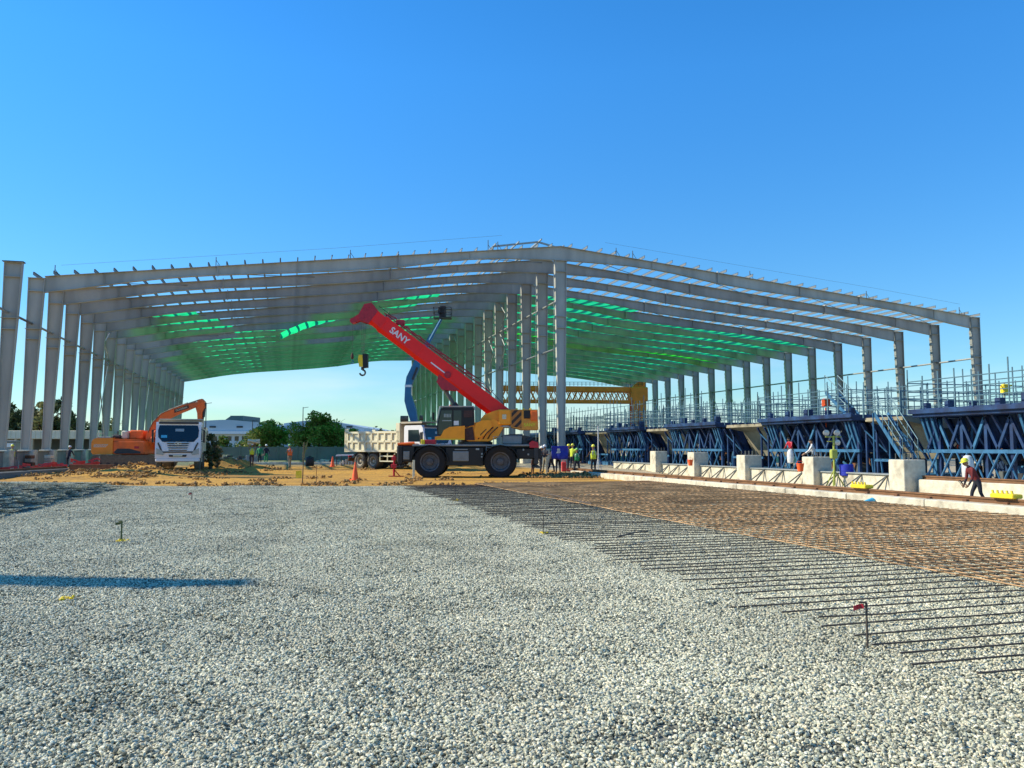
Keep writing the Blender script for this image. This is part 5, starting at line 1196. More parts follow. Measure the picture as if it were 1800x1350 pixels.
small('sack', 'tall white plastic wrapped bundle behind the worker in red', 'sack', 1700, 30, .50, lambda mb: (bag(mb), setattr(mb, 'v', [(x * .62, y * .6, z * 1.05) for x, y, z in mb.v])), 'plastic', smooth=True, group='white sacks')
small('drum', 'blue and white drum lying on the low wall right of the lamp pedestal', 'drum', 1487, 34, .5, lambda mb: (mb.lathe([(.25, 0), (.27, .02), (.27, .2), (.29, .22), (.27, .24), (.27, .45), (.25, .47)], 18),), 'bluecloth', smooth=True)

# ------------------------------------------------------------------ people
def person(label, px, D, z, h=1.7, face=0.0, lean=0.0, arms=None, legs=None, top='navy', pants='navy', vest=None, helmet='helmet', head_turn=0, twist=0):
    x, y = gx(px, D)
    t = thing('person', label, 'person', (x, y, z), -TH + face, 'workers on the site')
    k = h / 1.75
    arms = arms or (((-.27, .0, 1.16), (-.27, -.12, .93)), ((.27, .0, 1.16), (.27, -.12, .93)))
    legs = legs or (((-.11, -.03, .50), (-.12, .02, .09)), ((.11, -.03, .50), (.12, .02, .09)))
    J = []; E_ = []; Rr = []
    def j(p, r, par=None):
        J.append(Vector(p) * k); Rr.append(r if isinstance(r, tuple) else (r, r)); 
        if par is not None: E_.append((par, len(J) - 1))
        return len(J) - 1
    def ln(p):  # lean of the upper body about the hips (towards -y)
        q = Vector(p) - Vector((0, 0, .95)); return Matrix.Rotation(lean, 3, 'X') @ q + Vector((0, 0, .95)) if p[2] > .95 else Vector(p)
    pel = j((0, 0, .95), (.155, .115)); wa = j(ln((0, 0, 1.12)), (.14, .105), pel); ch = j(ln((0, 0, 1.34)), (.17, .12), wa); nk = j(ln((0, .0, 1.47)), .065, ch); hd = j(ln((0, -.01, 1.56)), .06, nk)
    reg = {}
    for s, (el, wr) in zip((-1, 1), arms):
        sh = j(ln((s * .19, 0, 1.40)), .068, ch); e = j(ln(el), .046, sh); w__ = j(ln(wr), .032, e)
        d = (Vector(wr) - Vector(el)).normalized(); side = d.cross(Vector((0, 1, .2))).normalized() * s
        palm = j(ln(Vector(wr) + d * .07), (.036, .022), w__)
        for q, (o_, l_) in enumerate(((-.030, .062), (-.010, .075), (.010, .070), (.030, .055))):
            a = j(ln(Vector(wr) + d * .115 + side * o_), .011, palm); j(ln(Vector(wr) + d * (.115 + l_) + side * o_ * 1.1 + Vector((0, -.02, 0))), .008, a)
        a = j(ln(Vector(wr) + d * .05 + side * -.045), .012, palm); j(ln(Vector(wr) + d * .10 + side * -.065), .009, a)
    for s, (kn, an) in zip((-1, 1), legs):
        hp = j((s * .095, 0, .88), .095, pel); kk = j(kn, .062, hp); aa = j(an, .045, kk); hl = j((an[0], an[1] + .03, an[2] - .035), .042, aa); j((an[0] + s * .02, an[1] - .17, an[2] - .045), (.042, .034), aa)
    me = bpy.data.meshes.new('body'); me.from_pydata([tuple(v) for v in J], E_, [])
    ob = bpy.data.objects.new('body', me); COL.objects.link(ob)
    sk = ob.modifiers.new('skin', 'SKIN'); sb = ob.modifiers.new('sub', 'SUBSURF'); sb.levels = 1; sb.render_levels = 1
    for i, v in enumerate(me.skin_vertices[0].data): v.radius = (Rr[i][0] * k, Rr[i][1] * k); v.use_root = (i == 0)
    dg = bpy.context.evaluated_depsgraph_get(); m2 = bpy.data.meshes.new_from_object(ob.evaluated_get(dg)); bpy.data.objects.remove(ob)
    bm = bmesh.new(); bm.from_mesh(m2)
    hc = ln((0, -.015, 1.655)) * k
    mtx = Matrix.Translation(hc) @ Matrix.Rotation(lean * .6, 4, 'X') @ Matrix.Rotation(head_turn, 4, 'Z')
    r_ = bmesh.ops.create_uvsphere(bm, u_segments=16, v_segments=12, radius=1)
    for v in r_['verts']:
        c = v.co.copy(); f_ = 1 - .18 * max(0, -c.z); sx_, sy_, sz_ = .075 * f_, .092, .115
        q = Vector((c.x * sx_, c.y * sy_, c.z * sz_))
        if c.y < -.75: 
            if abs(c.x) < .22 and -.35 < c.z < .15: q.y -= .018        # nose
            if .12 < c.z < .4 and .18 < abs(c.x) < .6: q.y += .010     # eye sockets
            if -.62 < c.z < -.4 and abs(c.x) < .35: q.y -= .005        # mouth
        if abs(c.x) > .93 and abs(c.y) < .35 and -.2 < c.z < .3: q.x *= 1.16  # ears
        v.co = mtx @ (q * k)
    for f in bm.faces:
        f.smooth = True; c = f.calc_center_median() / k
        d_head = (c - hc / k).length
        mi = 0
        if d_head < .15: mi = 2
        elif c.z < .12: mi = 3
        elif c.z < .97 and abs(c.x) < .26 and not any((Vector(c) - ln(a[1])).length < .2 and abs(a[1][0]) > .2 for a in arms): mi = 1
        for a in arms:
            if (Vector(c) - (ln(a[1]) + (Vector(a[1]) - Vector(a[0])).normalized() * .1)).length < .13: mi = 2
        f.material_index = mi
    m2.materials.clear()
    for q in (top, pants, 'skin', 'black'): m2.materials.append(M[q])
    bm.to_mesh(m2); bm.free()
    ob = bpy.data.objects.new('body', m2); COL.objects.link(ob); ob.parent = t
    if vest:
        mb = MB(); P = []; rings = [(.96, .175, .135), (1.08, .165, .13), (1.22, .185, .14), (1.34, .20, .145), (1.42, .165, .12), (1.46, .10, .085)]
        n = 16
        for z_, a_, b_ in rings:
            for i in range(n):
                q = 2 * math.pi * i / n; P.append(tuple(ln((a_ * math.cos(q), b_ * math.sin(q), z_ + .0)) * k if z_ > .955 else Vector((a_ * math.cos(q), b_ * math.sin(q), z_)) * k))
        for kk in range(len(rings) - 1):
            mb.cm = 1 if kk in (1,) else 0
            mb.add([], []) if False else None
            o0 = 0
            for i in range(n):
                mb.f.append((kk * n + i, kk * n + (i + 1) % n, (kk + 1) * n + (i + 1) % n, (kk + 1) * n + i)); mb.m.append(1 if (kk == 1 and False) or (kk >= 2 and i in (2, 5, 10, 13)) else 0)
        mb.v = P; vv = mb.build('vest', [M[vest], M['galv']], t, smooth=True); vv.modifiers.new('thick', 'SOLIDIFY').thickness = .012
    if helmet:
        mb = MB(); n = 18; P = []; 
        for z_, r1 in ((.0, 1.0), (.03, 1.0), (.07, .93), (.10, .78), (.125, .5), (.135, .12)): P.append((.102 * r1, z_))
        mb.lathe(P, n); mb.v = [(x_, y_ * 1.2, z_) for x_, y_, z_ in mb.v]; br = MB(); br.lathe([(.125, 0), (.125, .012)], n); br.v = [(x_, y_ * 1.22 - .022, z_) for x_, y_, z_ in br.v]; mb.add(br.v, br.f)
        mb.v = [tuple(mtx @ (Vector((x_, y_, z_ + .045)) * k)) for x_, y_, z_ in mb.v]; mb.build('helmet', M[helmet], t, smooth=True)
    else:
        mb = MB(); mb.lathe([(.082, 0), (.088, .04), (.075, .08), (.03, .105)], 14); mb.v = [tuple(mtx @ (Vector((x_, y_ * 1.15 + .012, z_ + .015)) * k)) for x_, y_, z_ in mb.v]; mb.build('hair', M['black'], t, smooth=True)
    return t
hold = (((-.25, -.12, 1.18), (-.14, -.36, 1.28)), ((.25, -.12, 1.18), (.14, -.36, 1.28)))
carry = (((-.27, -.10, 1.40), (-.20, -.12, 1.66)), ((.27, -.10, 1.40), (.20, -.12, 1.66)))
fwdarm = (((-.24, -.18, 1.20), (-.20, -.42, 1.12)), ((.24, -.18, 1.20), (.20, -.42, 1.12)))
hip = (((-.33, .05, 1.18), (-.17, -.08, 1.02)), ((.33, .05, 1.18), (.17, -.08, 1.02)))
walk = (((-.10, -.16, .52), (-.11, -.20, .10)), ((.10, .04, .50), (.11, .26, .14)))
wide = (((-.15, -.03, .50), (-.22, .02, .09)), ((.15, -.03, .50), (.22, .02, .09)))
def back(px, D): return tz(*gx(px, D))
bundle_p = person('worker in a yellow vest carrying a pale bundle on the shoulder', 443, 59.5, back(443, 59.5), 1.62, R(25), 0, carry, walk, 'khaki', 'brown', 'hivis', 'helmetw')
person('worker in an orange vest and green helmet walking on the bare soil', 510, 58.5, back(510, 58.5), 1.64, R(215), .12, hold, walk, 'khaki', 'khaki', 'hiviso', 'helmetg')
person('worker in a green vest standing with legs apart, back to the camera', 1014, 50, back(1014, 50), 1.56, R(180), 0, None, wide, 'navy', 'navy', 'gvest', 'helmetg')
person('worker in a bright yellow vest and yellow helmet beside the thin pole', 1043, 49.5, back(1043, 49.5), 1.76, R(200), 0, fwdarm, None, 'brown', 'navy', 'hivis', 'helmet')
person('worker half hidden behind the green vested one, in a pale yellow top', 1006, 55, back(1006, 55), 1.68, R(160), .1, fwdarm, None, 'hivis', 'navy', None, 'helmet')
person('worker with bent back just left of the blue tarpaulin', 968, 50.5, back(968, 50.5), 1.68, R(120), .25, fwdarm, walk, 'navy', 'navy', None, 'helmetw')
person('worker holding up the blue tarpaulin, seen below it', 981, 51, back(981, 51), 1.70, R(0), 0, fwdarm, None, 'brown', 'navy', None, None)
person('worker in dark clothes standing at the tail of the crane', 950, 50.2, back(950, 50.2), 1.66, R(90), .12, hold, wide, 'navy', 'navy', None, 'helmetw')
person('worker in dark clothes bending right beside the rear wheel of the crane', 936, 50.6, back(936, 50.6), 1.55, R(60), .45, fwdarm, None, 'navy', 'brown', None, 'helmetw')
person('worker in dark clothes with a pale grey helmet behind the grey green post', 959, 52, back(959, 52), 1.70, R(-40), .1, hold, wide, 'navy', 'khaki', None, 'helmetw')
person('worker in a dark top and yellow helmet just right of the blue tarpaulin', 998, 53.5, back(998, 53.5), 1.66, R(100), .08, hip, None, 'navy', 'navy', None, 'helmet')
person('worker in a dark red shirt and yellow helmet bending over behind the kerb', 1716, 24.5, -.12, 1.5, R(-95), .55, (((-.22, -.20, 1.14), (-.16, -.42, 1.00)), ((.22, -.20, 1.14), (.16, -.42, 1.00))), walk, 'maroon', 'navy', None, 'helmet')
person('worker in red leaning over the blue mould, above the plastic bundle', 1695, 34, .95, 1.2, R(-60), .5, fwdarm, None, 'cone', 'navy', None, None)
person('worker in red between the blue mould posts, next to the one leaning over', 1714, 35, .95, 1.15, R(-30), .3, fwdarm, None, 'cone', 'navy', None, None)
person('worker in dark red standing inside the nearest blue mould at the far right', 1743, 34, .75, 1.45, R(-120), .15, hold, None, 'red2', 'navy', None, None)
person('worker in a red brown shirt sitting high behind the white sack', 1391, 39, .95, 1.2, R(-60), .35, fwdarm, None, 'red2', 'khaki', None, None)
person('worker in a pale shirt behind the pedestal with the round lamps, left side', 1432, 38, .5, 1.55, R(-120), .25, fwdarm, None, 'plastic', 'navy', None, None)
person('worker in a yellow vest among the dark things at the far left', 22, 54, back(22, 54), 1.66, R(30), 0, None, None, 'khaki', 'khaki', 'hivis', 'helmet')
person('worker in dark clothes and white helmet by the grey plinth wall', 121, 58, back(121, 58), 1.55, R(180), .2, fwdarm, None, 'navy', 'navy', None, 'helmetw')
person('worker in dark clothes far back, left one of two small figures', 457, 72, .2, 1.66, R(0), 0, None, None, 'gvest', 'navy', None, 'helmetg', )
person('worker in dark clothes far back, right one of two small figures', 468, 73, .2, 1.68, R(40), 0, None, None, 'navy', 'gvest', None, 'helmetw')
# carried bundle
x, y = gx(447, 59.5); mb = MB()
for i in range(10): a = rng.uniform(0, 6.28); b_ = rng.uniform(-.25, .25); mb.tube((-.42, math.cos(a) * .12, math.sin(a) * .12 + b_ * .2), (.42, math.cos(a + 1) * .12, math.sin(a + 1) * .12 - b_ * .2), .05, 6)
o = mb.build('bundle', M['hay'], loc=(x - .05, y - .05, back(443, 59.5) + 1.80)); o.rotation_euler = (0, 0, R(10)); tag(o, 'pale straw coloured bundle carried on a shoulder', 'bundle')
# blue tarpaulin
x, y = gx(984, 50.3); mb = MB(); vs = []; nx_, nz_ = 16, 10
for j in range(nz_ + 1):
    for i in range(nx_ + 1):
        u, v = i / nx_, j / nz_; vs.append(((u - .5) * 1.0, .05 * math.sin(u * 9) * v + .03 * math.sin(v * 6), -v * .78 - .04 * math.sin(u * 3.1) * v))
mb.add(vs, [(j * (nx_ + 1) + i, j * (nx_ + 1) + i + 1, (j + 1) * (nx_ + 1) + i + 1, (j + 1) * (nx_ + 1) + i) for j in range(nz_) for i in range(nx_)])
o = mb.build('tarpaulin', M['bluecloth'], loc=(x, y, at(984, 784, 50.3).z), smooth=True); o.rotation_euler = (0, 0, -TH); o.modifiers.new('thick', 'SOLIDIFY').thickness = .01; tag(o, 'bright blue tarpaulin sheet with a pale mark, held up beside the crane', 'tarpaulin')
mb = MB(); mb.bbox(-.16, .02, -.06, -.035, -.30, -.15, .02); mb.prism([(-.22, -.45), (.02, -.42), (.06, -.34), (-.10, -.28), (-.2, -.36)], -.065, -.04); q = mb.build('pale_mark', M['plastic'], o)
# thin pole by the yellow-vested worker, and levelling tripod
small('pole', 'thin pale survey staff standing beside the worker in the bright yellow vest', 'pole', 1051.5, 49, back(1051, 49), lambda mb: (mb.tube((0, 0, 0), (.0, 0, 2.9), .03, 8), mb.tube((0, 0, 1.2), (.25, 0, 0), .015, 5), mb.tube((0, 0, 1.2), (-.2, -.2, 0), .015, 5)), 'plastic')

# ------------------------------------------------------------------ cones, stakes, small site things
def conef(mb, h=.95):
    mb.bbox(-.22, .22, -.22, .22, 0, .04, .01); mb.lathe([(.17, .04), (.03, h), (.015, h)], 20)
def cone(label, px, D, h=.95, col='cone'):
    x, y = gx(px, D); t = thing('traffic_cone', label, 'cone', (x, y, tz(x, y)), .2, 'orange traffic cones')
    mb = MB(); mb.bbox(-.22, .22, -.22, .22, 0, .04, .01); mb.build('base', M[col], t)
    mb = MB(); mb.lathe([(.17, .04), (.03, h), (.015, h)], 20); mb.build('cone_body', M[col], t, smooth=True)
cone('tall bright orange traffic cone on the soil in front of the cream tipper', 625, 42.0, .93)
cone('small orange traffic cone far off beside the white canopy', 585, 63, .8); 
small('hydrant', 'red and dark red painted stand post between the cone and the crane', 'stand post', 693, 47.5, back(693, 47.5), lambda mb: (mb.tube((0, 0, 0), (0, 0, 1.25), .06, 10), mb.bbox(-.16, .16, -.14, .14, .5, .72, .02), mb.bbox(-.12, .12, -.1, .1, .95, 1.15, .02), mb.beam((-.3, 0, .03), (.55, 0, .03), .12, .06), mb.tube((.02, 0, .4), (.35, .0, .02), .03, 6)), 'red2')
small('stake', 'short pale grey stake in front of the left wheel of the crane', 'stake', 727.5, 44.5, back(727, 44.5), lambda mb: (mb.bbox(-.06, .06, -.04, .04, 0, .98, .008), mb.bbox(-.11, .11, -.09, .09, 0, .05, .008)), 'hay')
small('stake', 'grey green post among the workers at the tail of the crane', 'stake', 961, 49.4, back(961, 49.4), lambda mb: (mb.bbox(-.06, .06, -.04, .04, 0, 1.0, .008), mb.bbox(-.10, .10, -.08, .08, 0, .05, .008)), 'hay')
small('jerrycan', 'red machine box behind the workers, right of the blue tarpaulin', 'box', 991, 53, back(991, 53), lambda mb: (mb.bbox(-.16, .16, -.15, .15, .0, .62, .04), mb.bbox(.18, .5, -.15, .15, 0, .2, .03), mb.path([(-.1, 0, .62), (-.1, 0, .70), (.1, 0, .70), (.1, 0, .62)], .015)), 'redmesh')
# survey stake with ribbon, at the gravel edge
x, y = gx(533, 38.0); t = thing('survey_stake', 'tall survey stake wrapped in green and yellow ribbons at the far edge of the gravel', 'stake', (x, y, tz(x, y)), -TH)
mb = MB(); mb.tube((0, 0, 0), (.03, 0, 1.9), .022, 6); mb.build('rod', M['rebar'], t)
mb = MB()
for i in range(7):
    z = 1.0 + i * .12; a = rng.uniform(-.5, .5); mb.prism([(-.05, z), (.05, z), (.12 + a * .3, z + .16), (.04 + a * .3, z + .18)], -.01 + i * .004, .002 + i * .004)
mb.prism([(.03, 1.35), (.09, 1.38), (.20, 1.8), (.22, 2.0), (.14, 1.85)], -.02, -.01); mb.build('green_ribbon', M['leaf2'], t)
mb = MB()
for i in range(5): z = .55 - i * .07; mb.prism([(-.04, z), (-.30, z - .05 + i * .01), (-.33, z + .03), (-.05, z + .06)], -.012 + i * .003, -.002 + i * .003)
mb.build('yellow_ribbon', M['yellow'], t)
small('rod', 'thin dark rod standing in the soil right of the ribboned stake', 'rod', 557, 38.2, back(557, 38.2), lambda mb: (mb.tube((0, 0, 0), (0, 0, .82), .014, 6), mb.tube((-.03, 0, .80), (.04, 0, .80), .012, 5)), 'rust')
# pegs in the gravel
def peg(label, x, y, h, flag, paint, hook_=False, r=.009):
    t = thing('marker_peg', label, 'peg', (x, y, gz(x, y)), -TH, 'marker pegs in the gravel')
    mb = MB(); mb.tube((0, 0, -.05), (.0, 0, h), r, 7); mb.tube((.0, 0, h), (-.06, 0, h + .0), r * .9, 6); mb.build('rod', M['rebar'] if flag != 'green' else M['leaf3'], t)
    if flag:
        m_ = {'red': 'red2', 'green': 'leaf3', 'yellow': 'yellow'}[flag]
        mb = MB(); vs = []
        for j in range(3):
            for i in range(5): vs.append((-.02 - i * .022, .015 * math.sin(i * 1.3), h - .012 - j * .02 - i * .003))
        mb.add(vs, [(j * 5 + i, j * 5 + i + 1, (j + 1) * 5 + i + 1, (j + 1) * 5 + i) for j in range(2) for i in range(4)]); q = mb.build('flag', M[m_], t); q.modifiers.new('thick', 'SOLIDIFY').thickness = .003
    return t
p = onZ(1525, 1135, .03); peg('dark rod with a small red flag among the bar ends, nearest the camera', p.x, p.y, (1135 - 1055) / F * dist(p.x, p.y), 'red', None)
p = onZ(213, 953, 0); peg('green topped peg standing in yellow painted stones on the left', p.x, p.y, .36, 'green', 1, r=.014)
p = onZ(337, 880, 0); peg('small peg with a red ribbon far out on the gravel', p.x, p.y, .24, 'red', None, r=.012)
p = onZ(955, 940, 0); peg('dark peg standing in yellow painted stones where the bars end', p.x, p.y, .42, None, 1)
p = onZ(800, 878, 0); peg('far peg with pale yellow stones beside the mat', p.x, p.y, .4, None, 1)
# patches of yellow-painted stones
def painted(label, px, py, rad, n, col='yellow'):
    c = onZ(px, py, .02); V, T, A, G_ = stone_variants(1, n, rad, .02, .045, .8); mb = MB(); mb.add([(a, b, cz + gz(c.x + a, c.y + b) + .028) for a, b, cz in V.tolist()], [tuple(q) for q in T.tolist()])
    o = mb.build('painted_stones', M[col], loc=(c.x, c.y, 0)); tag(o, label, 'painted stones', kind='stuff')
painted('yellow painted stones near the left edge, just below the long shadow', 117, 1052, .075, 26)
painted('yellow painted stones around the green topped peg', 215, 951, .13, 34)
painted('yellow painted stones around the dark peg at the bar ends', 955, 938, .10, 24)
painted('pale yellow painted stones at the far peg beside the mat', 802, 880, .16, 22)
# bent bar lying on the mat
mb = MB(); a = onZ(1085, 944, .16); b_ = onZ(1115, 936, .17); mb.tube(a, b_, .014, 6); mb.tube(b_, b_ + Vector((.3, .1, 0)), .014, 6); o = mb.build('loose_bar', M['rebar']); tag(o, 'short loose bent bar lying across the ends of the bars', 'bar')
mb = MB(); P = [onZ(850, 850, .10), onZ(905, 858, .12), onZ(960, 868, .13), onZ(1040, 886, .14)]; mb.path(P, .025, 6); o = mb.build('hose', M['rebar']); tag(o, 'dark hose lying along the far left edge of the brown mat', 'hose')

# red barrier netting, far left
def barrier(label, pxa, pxb, D0, D1, h):
    xa, ya = gx(pxa, D0); xb, yb = gx(pxb, D1); L_ = math.hypot(xb - xa, yb - ya); n = max(10, int(L_ / .25)); t = thing('barrier_netting', label, 'netting', (xa, ya, .18), math.atan2(yb - ya, xb - xa), 'red barrier nettings')
    vs = []; rows = 6
    for j in range(rows + 1):
        for i in range(n + 1):
            u = i / n; v = j / rows; x_ = u * L_; sag = .35 * h * abs(math.sin(u * n * .35)) * rng.uniform(.6, 1)
            vs.append((x_, .12 * mnoise.noise(Vector((x_ * 1.5, v * 2, 5))), v * (h - sag) + .02))
    fs = [(j * (n + 1) + i, j * (n + 1) + i + 1, (j + 1) * (n + 1) + i + 1, (j + 1) * (n + 1) + i) for j in range(rows) for i in range(n) if rng.random() > .22]
    mb = MB(); mb.add(vs, fs); q = mb.build('mesh', M['redmesh'], t)
    for i in range(0, int(L_ / 2.2) + 1): mb = MB(); mb.tube((i * 2.2, 0, 0), (i * 2.2, 0, h + .1), .025, 6); mb.build('post', M['galv'], t)
barrier('crumpled red barrier netting cut by the left edge of the photo', -30, 32, 50, 51, .34)
barrier('sagging red netting low in front of the grey plinth wall', 34, 120, 52, 55, .55)
barrier('taller red netting between the dark worker and the excavator', 124, 176, 55, 57, .78)
small('steel_channel', 'rusty dark steel channel lying on the soil left of the excavator', 'steel channel', 166, 49.5, back(166, 49.5) + .1, lambda mb: (mb.box(-1.35, 1.2, -.2, -.17, 0, .30), mb.box(-1.35, 1.2, -.17, .2, .27, .30), mb.box(-1.35, 1.2, -.17, .2, 0, .03)), 'rust')
x, y = gx(40, 44)
t = thing('crane_rail', 'dark rail on a low kerb at the left edge, leading away to the soil heap', 'rail', (x, y, .1), 0)
pa, pb = Vector((*gx(-60, 40.5), .1)), Vector((*gx(118, 52), .22))
mb = MB(); mb.beam(pa + Vector((0, 0, .08)), pb + Vector((0, 0, .0)), .9, .3); mb.build('kerb', M['dwall'], t, world=False).location = (-x, -y, -.1)
mb = MB(); mb.beam(pa + Vector((0, 0, .33)), pb + Vector((0, 0, .22)), .09, .13); mb.build('rail_section', M['rust'], t).location = (-x, -y, -.1)
small('cabinet', 'black upright cabinet by the first plinth at the far left', 'cabinet', 12, 55, .2, lambda mb: (mb.bbox(-.2, .2, -.2, .2, 0, .95, .03), mb.bbox(-.17, .17, -.215, -.2, .1, .85, .01)), 'black')
for px, D, m_, lb in ((54, 56, 'rust', 'stack of rusty reddish blocks against the plinth wall, left of two'), (88, 57, 'hay', 'stack of pale and brown blocks against the plinth wall, right of two')):
    x, y = gx(px, D); t = thing('block_stack', lb, 'block stack', (x, y, .2), -TH, 'block stacks by the plinth wall')
    for i in range(4):
        mb = MB(); mb.bbox(-.25 + rng.uniform(-.05, .05), .22 + rng.uniform(-.05, .05), -.2, .2, i * .24, i * .24 + .22, .02); mb.build('block', M[m_ if i % 2 else 'beige'], t)

# middle distance: canopy, tank, wall, mounds -----------------------
x, y = gx(612, 66); t = thing('canopy', 'low white canopy on thin dark posts left of the cream tipper', 'canopy', (x, y, .2), -TH)
mb = MB(); mb.prism([(-.8, .78), (-.7, .92), (.8, .95), (.9, .85)], -1, 1); mb.build('roof', M['white'], t)
for a in (-.7, .8):
    for b_ in (-.9, .9): mb = MB(); mb.tube((a, b_, 0), (a, b_, .8), .04, 6); mb.build('post', M['dgrey'], t)
mb = MB()
for i in range(6): mb.bbox(-.6 + i * .22, -.45 + i * .22, -.4, .1, .1, .35 + .1 * (i % 3), .03)
mb.build('stored_cans', M['plastic'], t)
small('water_tank', 'black cylindrical tank standing behind the ribboned stake', 'tank', 545, 66, .2, lambda mb: (mb.lathe([(.32, 0), (.34, .05), (.34, .62), (.30, .70), (.12, .76), (.12, .80)], 18),), 'black', smooth=True)
xa, ya = gx(355, 95); xb, yb = gx(690, 95)
t = thing('boundary_wall', 'long low grey boundary wall across the back of the site', 'wall', ((xa + xb) / 2, (ya + yb) / 2, 0), math.atan2(yb - ya, xb - xa))
L_ = math.hypot(xb - xa, yb - ya); mb = MB(); mb.box(-L_ / 2, L_ / 2, -.1, .1, -.1, 1.75)
mb.build('wall_panel', M['dwall'], t)
for i in range(11): mb = MB(); a = -L_ / 2 + i * L_ / 10; mb.bbox(a - .12, a + .12, -.16, .16, 0, 1.85, .02); mb.build('pier', M['dwall'], t)
for px, D, w_, h_, lb, mm in ((385, 84, 3.0, .9, 'row of pale rubble and blocks left of the bundle carrier', 'beige'), (425, 78, 3.2, .8, 'row of grey equipment boxes behind the bundle carrier', 'grey'), (585, 80, 4.0, .35, 'low pale concrete slab in front of the boundary wall', 'concrete')):
    x, y = gx(px, D); t = thing('material_stack', lb, 'materials', (x, y, .2), -TH, 'materials stored at the back of the site')
    n = 9
    for i in range(n):
        a = -w_ / 2 + i * w_ / n; hh = h_ * rng.uniform(.5, 1.0); mb = MB(); mb.bbox(a, a + w_ / n * .9, -.4, .4, 0, hh, .03); mb.build('block', M[rng.choice([mm, 'concrete', 'dgrey', mm])], t)
x, y = gx(520, 72); mb = MB(); L1 = 14; mb.bbox(-L1 / 2, L1 / 2, -.25, .25, 0, .22, .02); o = mb.build('kerb_beam', M['concrete'], loc=(x, y, .19)); o.rotation_euler = (0, 0, -TH); tag(o, 'pale kerb beam lying across the middle distance behind the orange vested worker', 'kerb')

# ------------------------------------------------------------------ trees
def tree(label, px, D, h, wd, mk='leaf', n=5200, trunk=.22, group='trees beyond the site', shape=1.0, leaf=.35, name='broadleaf_tree', squash=.8, base=.12):
    x, y = gx(px, D); t = thing(name, label, 'tree', (x, y, .1), rng.uniform(0, 6), group)
    mb = MB(); r0 = h * .028 + .08; ht = h * trunk
    P0 = Vector((0, 0, -.2)); P1 = Vector((.05 * h * rng.uniform(-1, 1), 0, ht)); mb.tube(P0, P1, r0, 9, r0 * .75)
    tips = []
    for i in range(7):
        a = 6.283 * i / 7 + rng.uniform(-.3, .3); rr = wd * .5 * rng.uniform(.35, .75); q = Vector((math.cos(a) * rr, math.sin(a) * rr, ht + (h - ht) * rng.uniform(.3, .75)))
        md_ = P1.lerp(q, .5) + Vector((0, 0, .06 * h)); mb.tube(P1, md_, r0 * .5, 6, r0 * .32); mb.tube(md_, q, r0 * .32, 6, r0 * .12); tips.append(q)
        for _ in range(2): q2 = q + Vector((rng.normal() * wd * .1, rng.normal() * wd * .1, abs(rng.normal()) * h * .08)); mb.tube(md_.lerp(q, .6), q2, r0 * .16, 5, r0 * .06)
    mb.tube(P1, Vector((0, 0, h * .8)), r0 * .5, 6, r0 * .1)
    mb.build('trunk', M['bark'], t)
    # crown: leaf clumps in an uneven volume
    nc = 46; C = []
    for i in range(nc):
        while True:
            v = rng.uniform(-1, 1, 3)
            if .25 < np.linalg.norm(v) < 1: break
        z = base * h + (h * (1 - base)) * (.5 + .5 * v[2] * .92); prof_ = math.sqrt(max(.05, 1 - abs(v[2]) ** 2 * squash)); C.append((v[0] * wd / 2 * prof_ * .86, v[1] * wd / 2 * prof_ * .86, z, rng.uniform(.10, .2) * wd))
    vs = np.zeros((n * 4, 3)); k = rng.integers(0, nc, n); Ca = np.array(C)
    d = rng.normal(size=(n, 3)); d /= np.linalg.norm(d, axis=1)[:, None]; rad = rng.random(n) ** .35
    pos = Ca[k, :3] + d * (Ca[k, 3] * rad)[:, None] * np.array([1, 1, .78])
    a = rng.normal(size=(n, 3)); a /= np.linalg.norm(a, axis=1)[:, None]; b_ = np.cross(a, rng.normal(size=(n, 3))); b_ /= np.linalg.norm(b_, axis=1)[:, None]
    s = leaf * rng.uniform(.5, 1.2, n)[:, None]
    vs[0::4] = pos - a * s; vs[1::4] = pos - b_ * s * .45; vs[2::4] = pos + a * s; vs[3::4] = pos + b_ * s * .45
    me = bpy.data.meshes.new('crown'); me.from_pydata(vs.tolist(), [], [(4 * i, 4 * i + 1, 4 * i + 2, 4 * i + 3) for i in range(n)]); me.materials.append(M[mk]); o = bpy.data.objects.new('crown', me); COL.objects.link(o); o.parent = t
    return t
def ph(py, D): return (787 - py) * D / F + HC
tree('rounded dark green tree behind the two far walking workers', 472, 125, ph(740, 125), 7.2, 'leaf', 6500, base=.04, leaf=.26)
tree('large broad olive green tree behind the ribboned stake', 557, 120, ph(728, 120), 8.6, 'leaf', 8500, base=.05, leaf=.28)
tree('lower bushy right shoulder of the large olive tree', 592, 122, ph(748, 122), 5.6, 'leaf2', 4500, base=.03, leaf=.26)
tree('small bushy tree left of the cream tipper', 621, 125, ph(755, 125), 4.4, 'leaf2', 3200, base=.03, leaf=.26)
tree('low spreading shrub left of the rounded dark tree', 437, 130, ph(772, 130), 5.0, 'leaf2', 2200, base=.0, leaf=.25)
tree('little round bush in front of the far hall', 392, 128, ph(765, 128), 2.6, 'leaf', 1500, base=.0, leaf=.24)
tree('dark tree standing left of the first framed column', 24, 92, ph(700, 92), 6.2, 'leaf3', 6500, squash=.95, base=.05, leaf=.26)
tree('olive tree seen between the first and second framed columns', 68, 90, ph(690, 90), 3.4, 'leaf2', 4500, squash=.6, base=.05, leaf=.24)
tree('dark green tree seen between the second and third framed columns', 104, 92, ph(692, 92), 3.2, 'leaf3', 4500, squash=.6, base=.05, leaf=.24)
tree('low blue green tree seen between the third and fourth framed columns', 128, 96, ph(733, 96), 4.0, 'leaf3', 3000, base=.05, leaf=.24)
tree('small tree seen between later left columns', 165, 110, ph(742, 110), 4.5, 'leaf3', 2600, base=.05, leaf=.26)
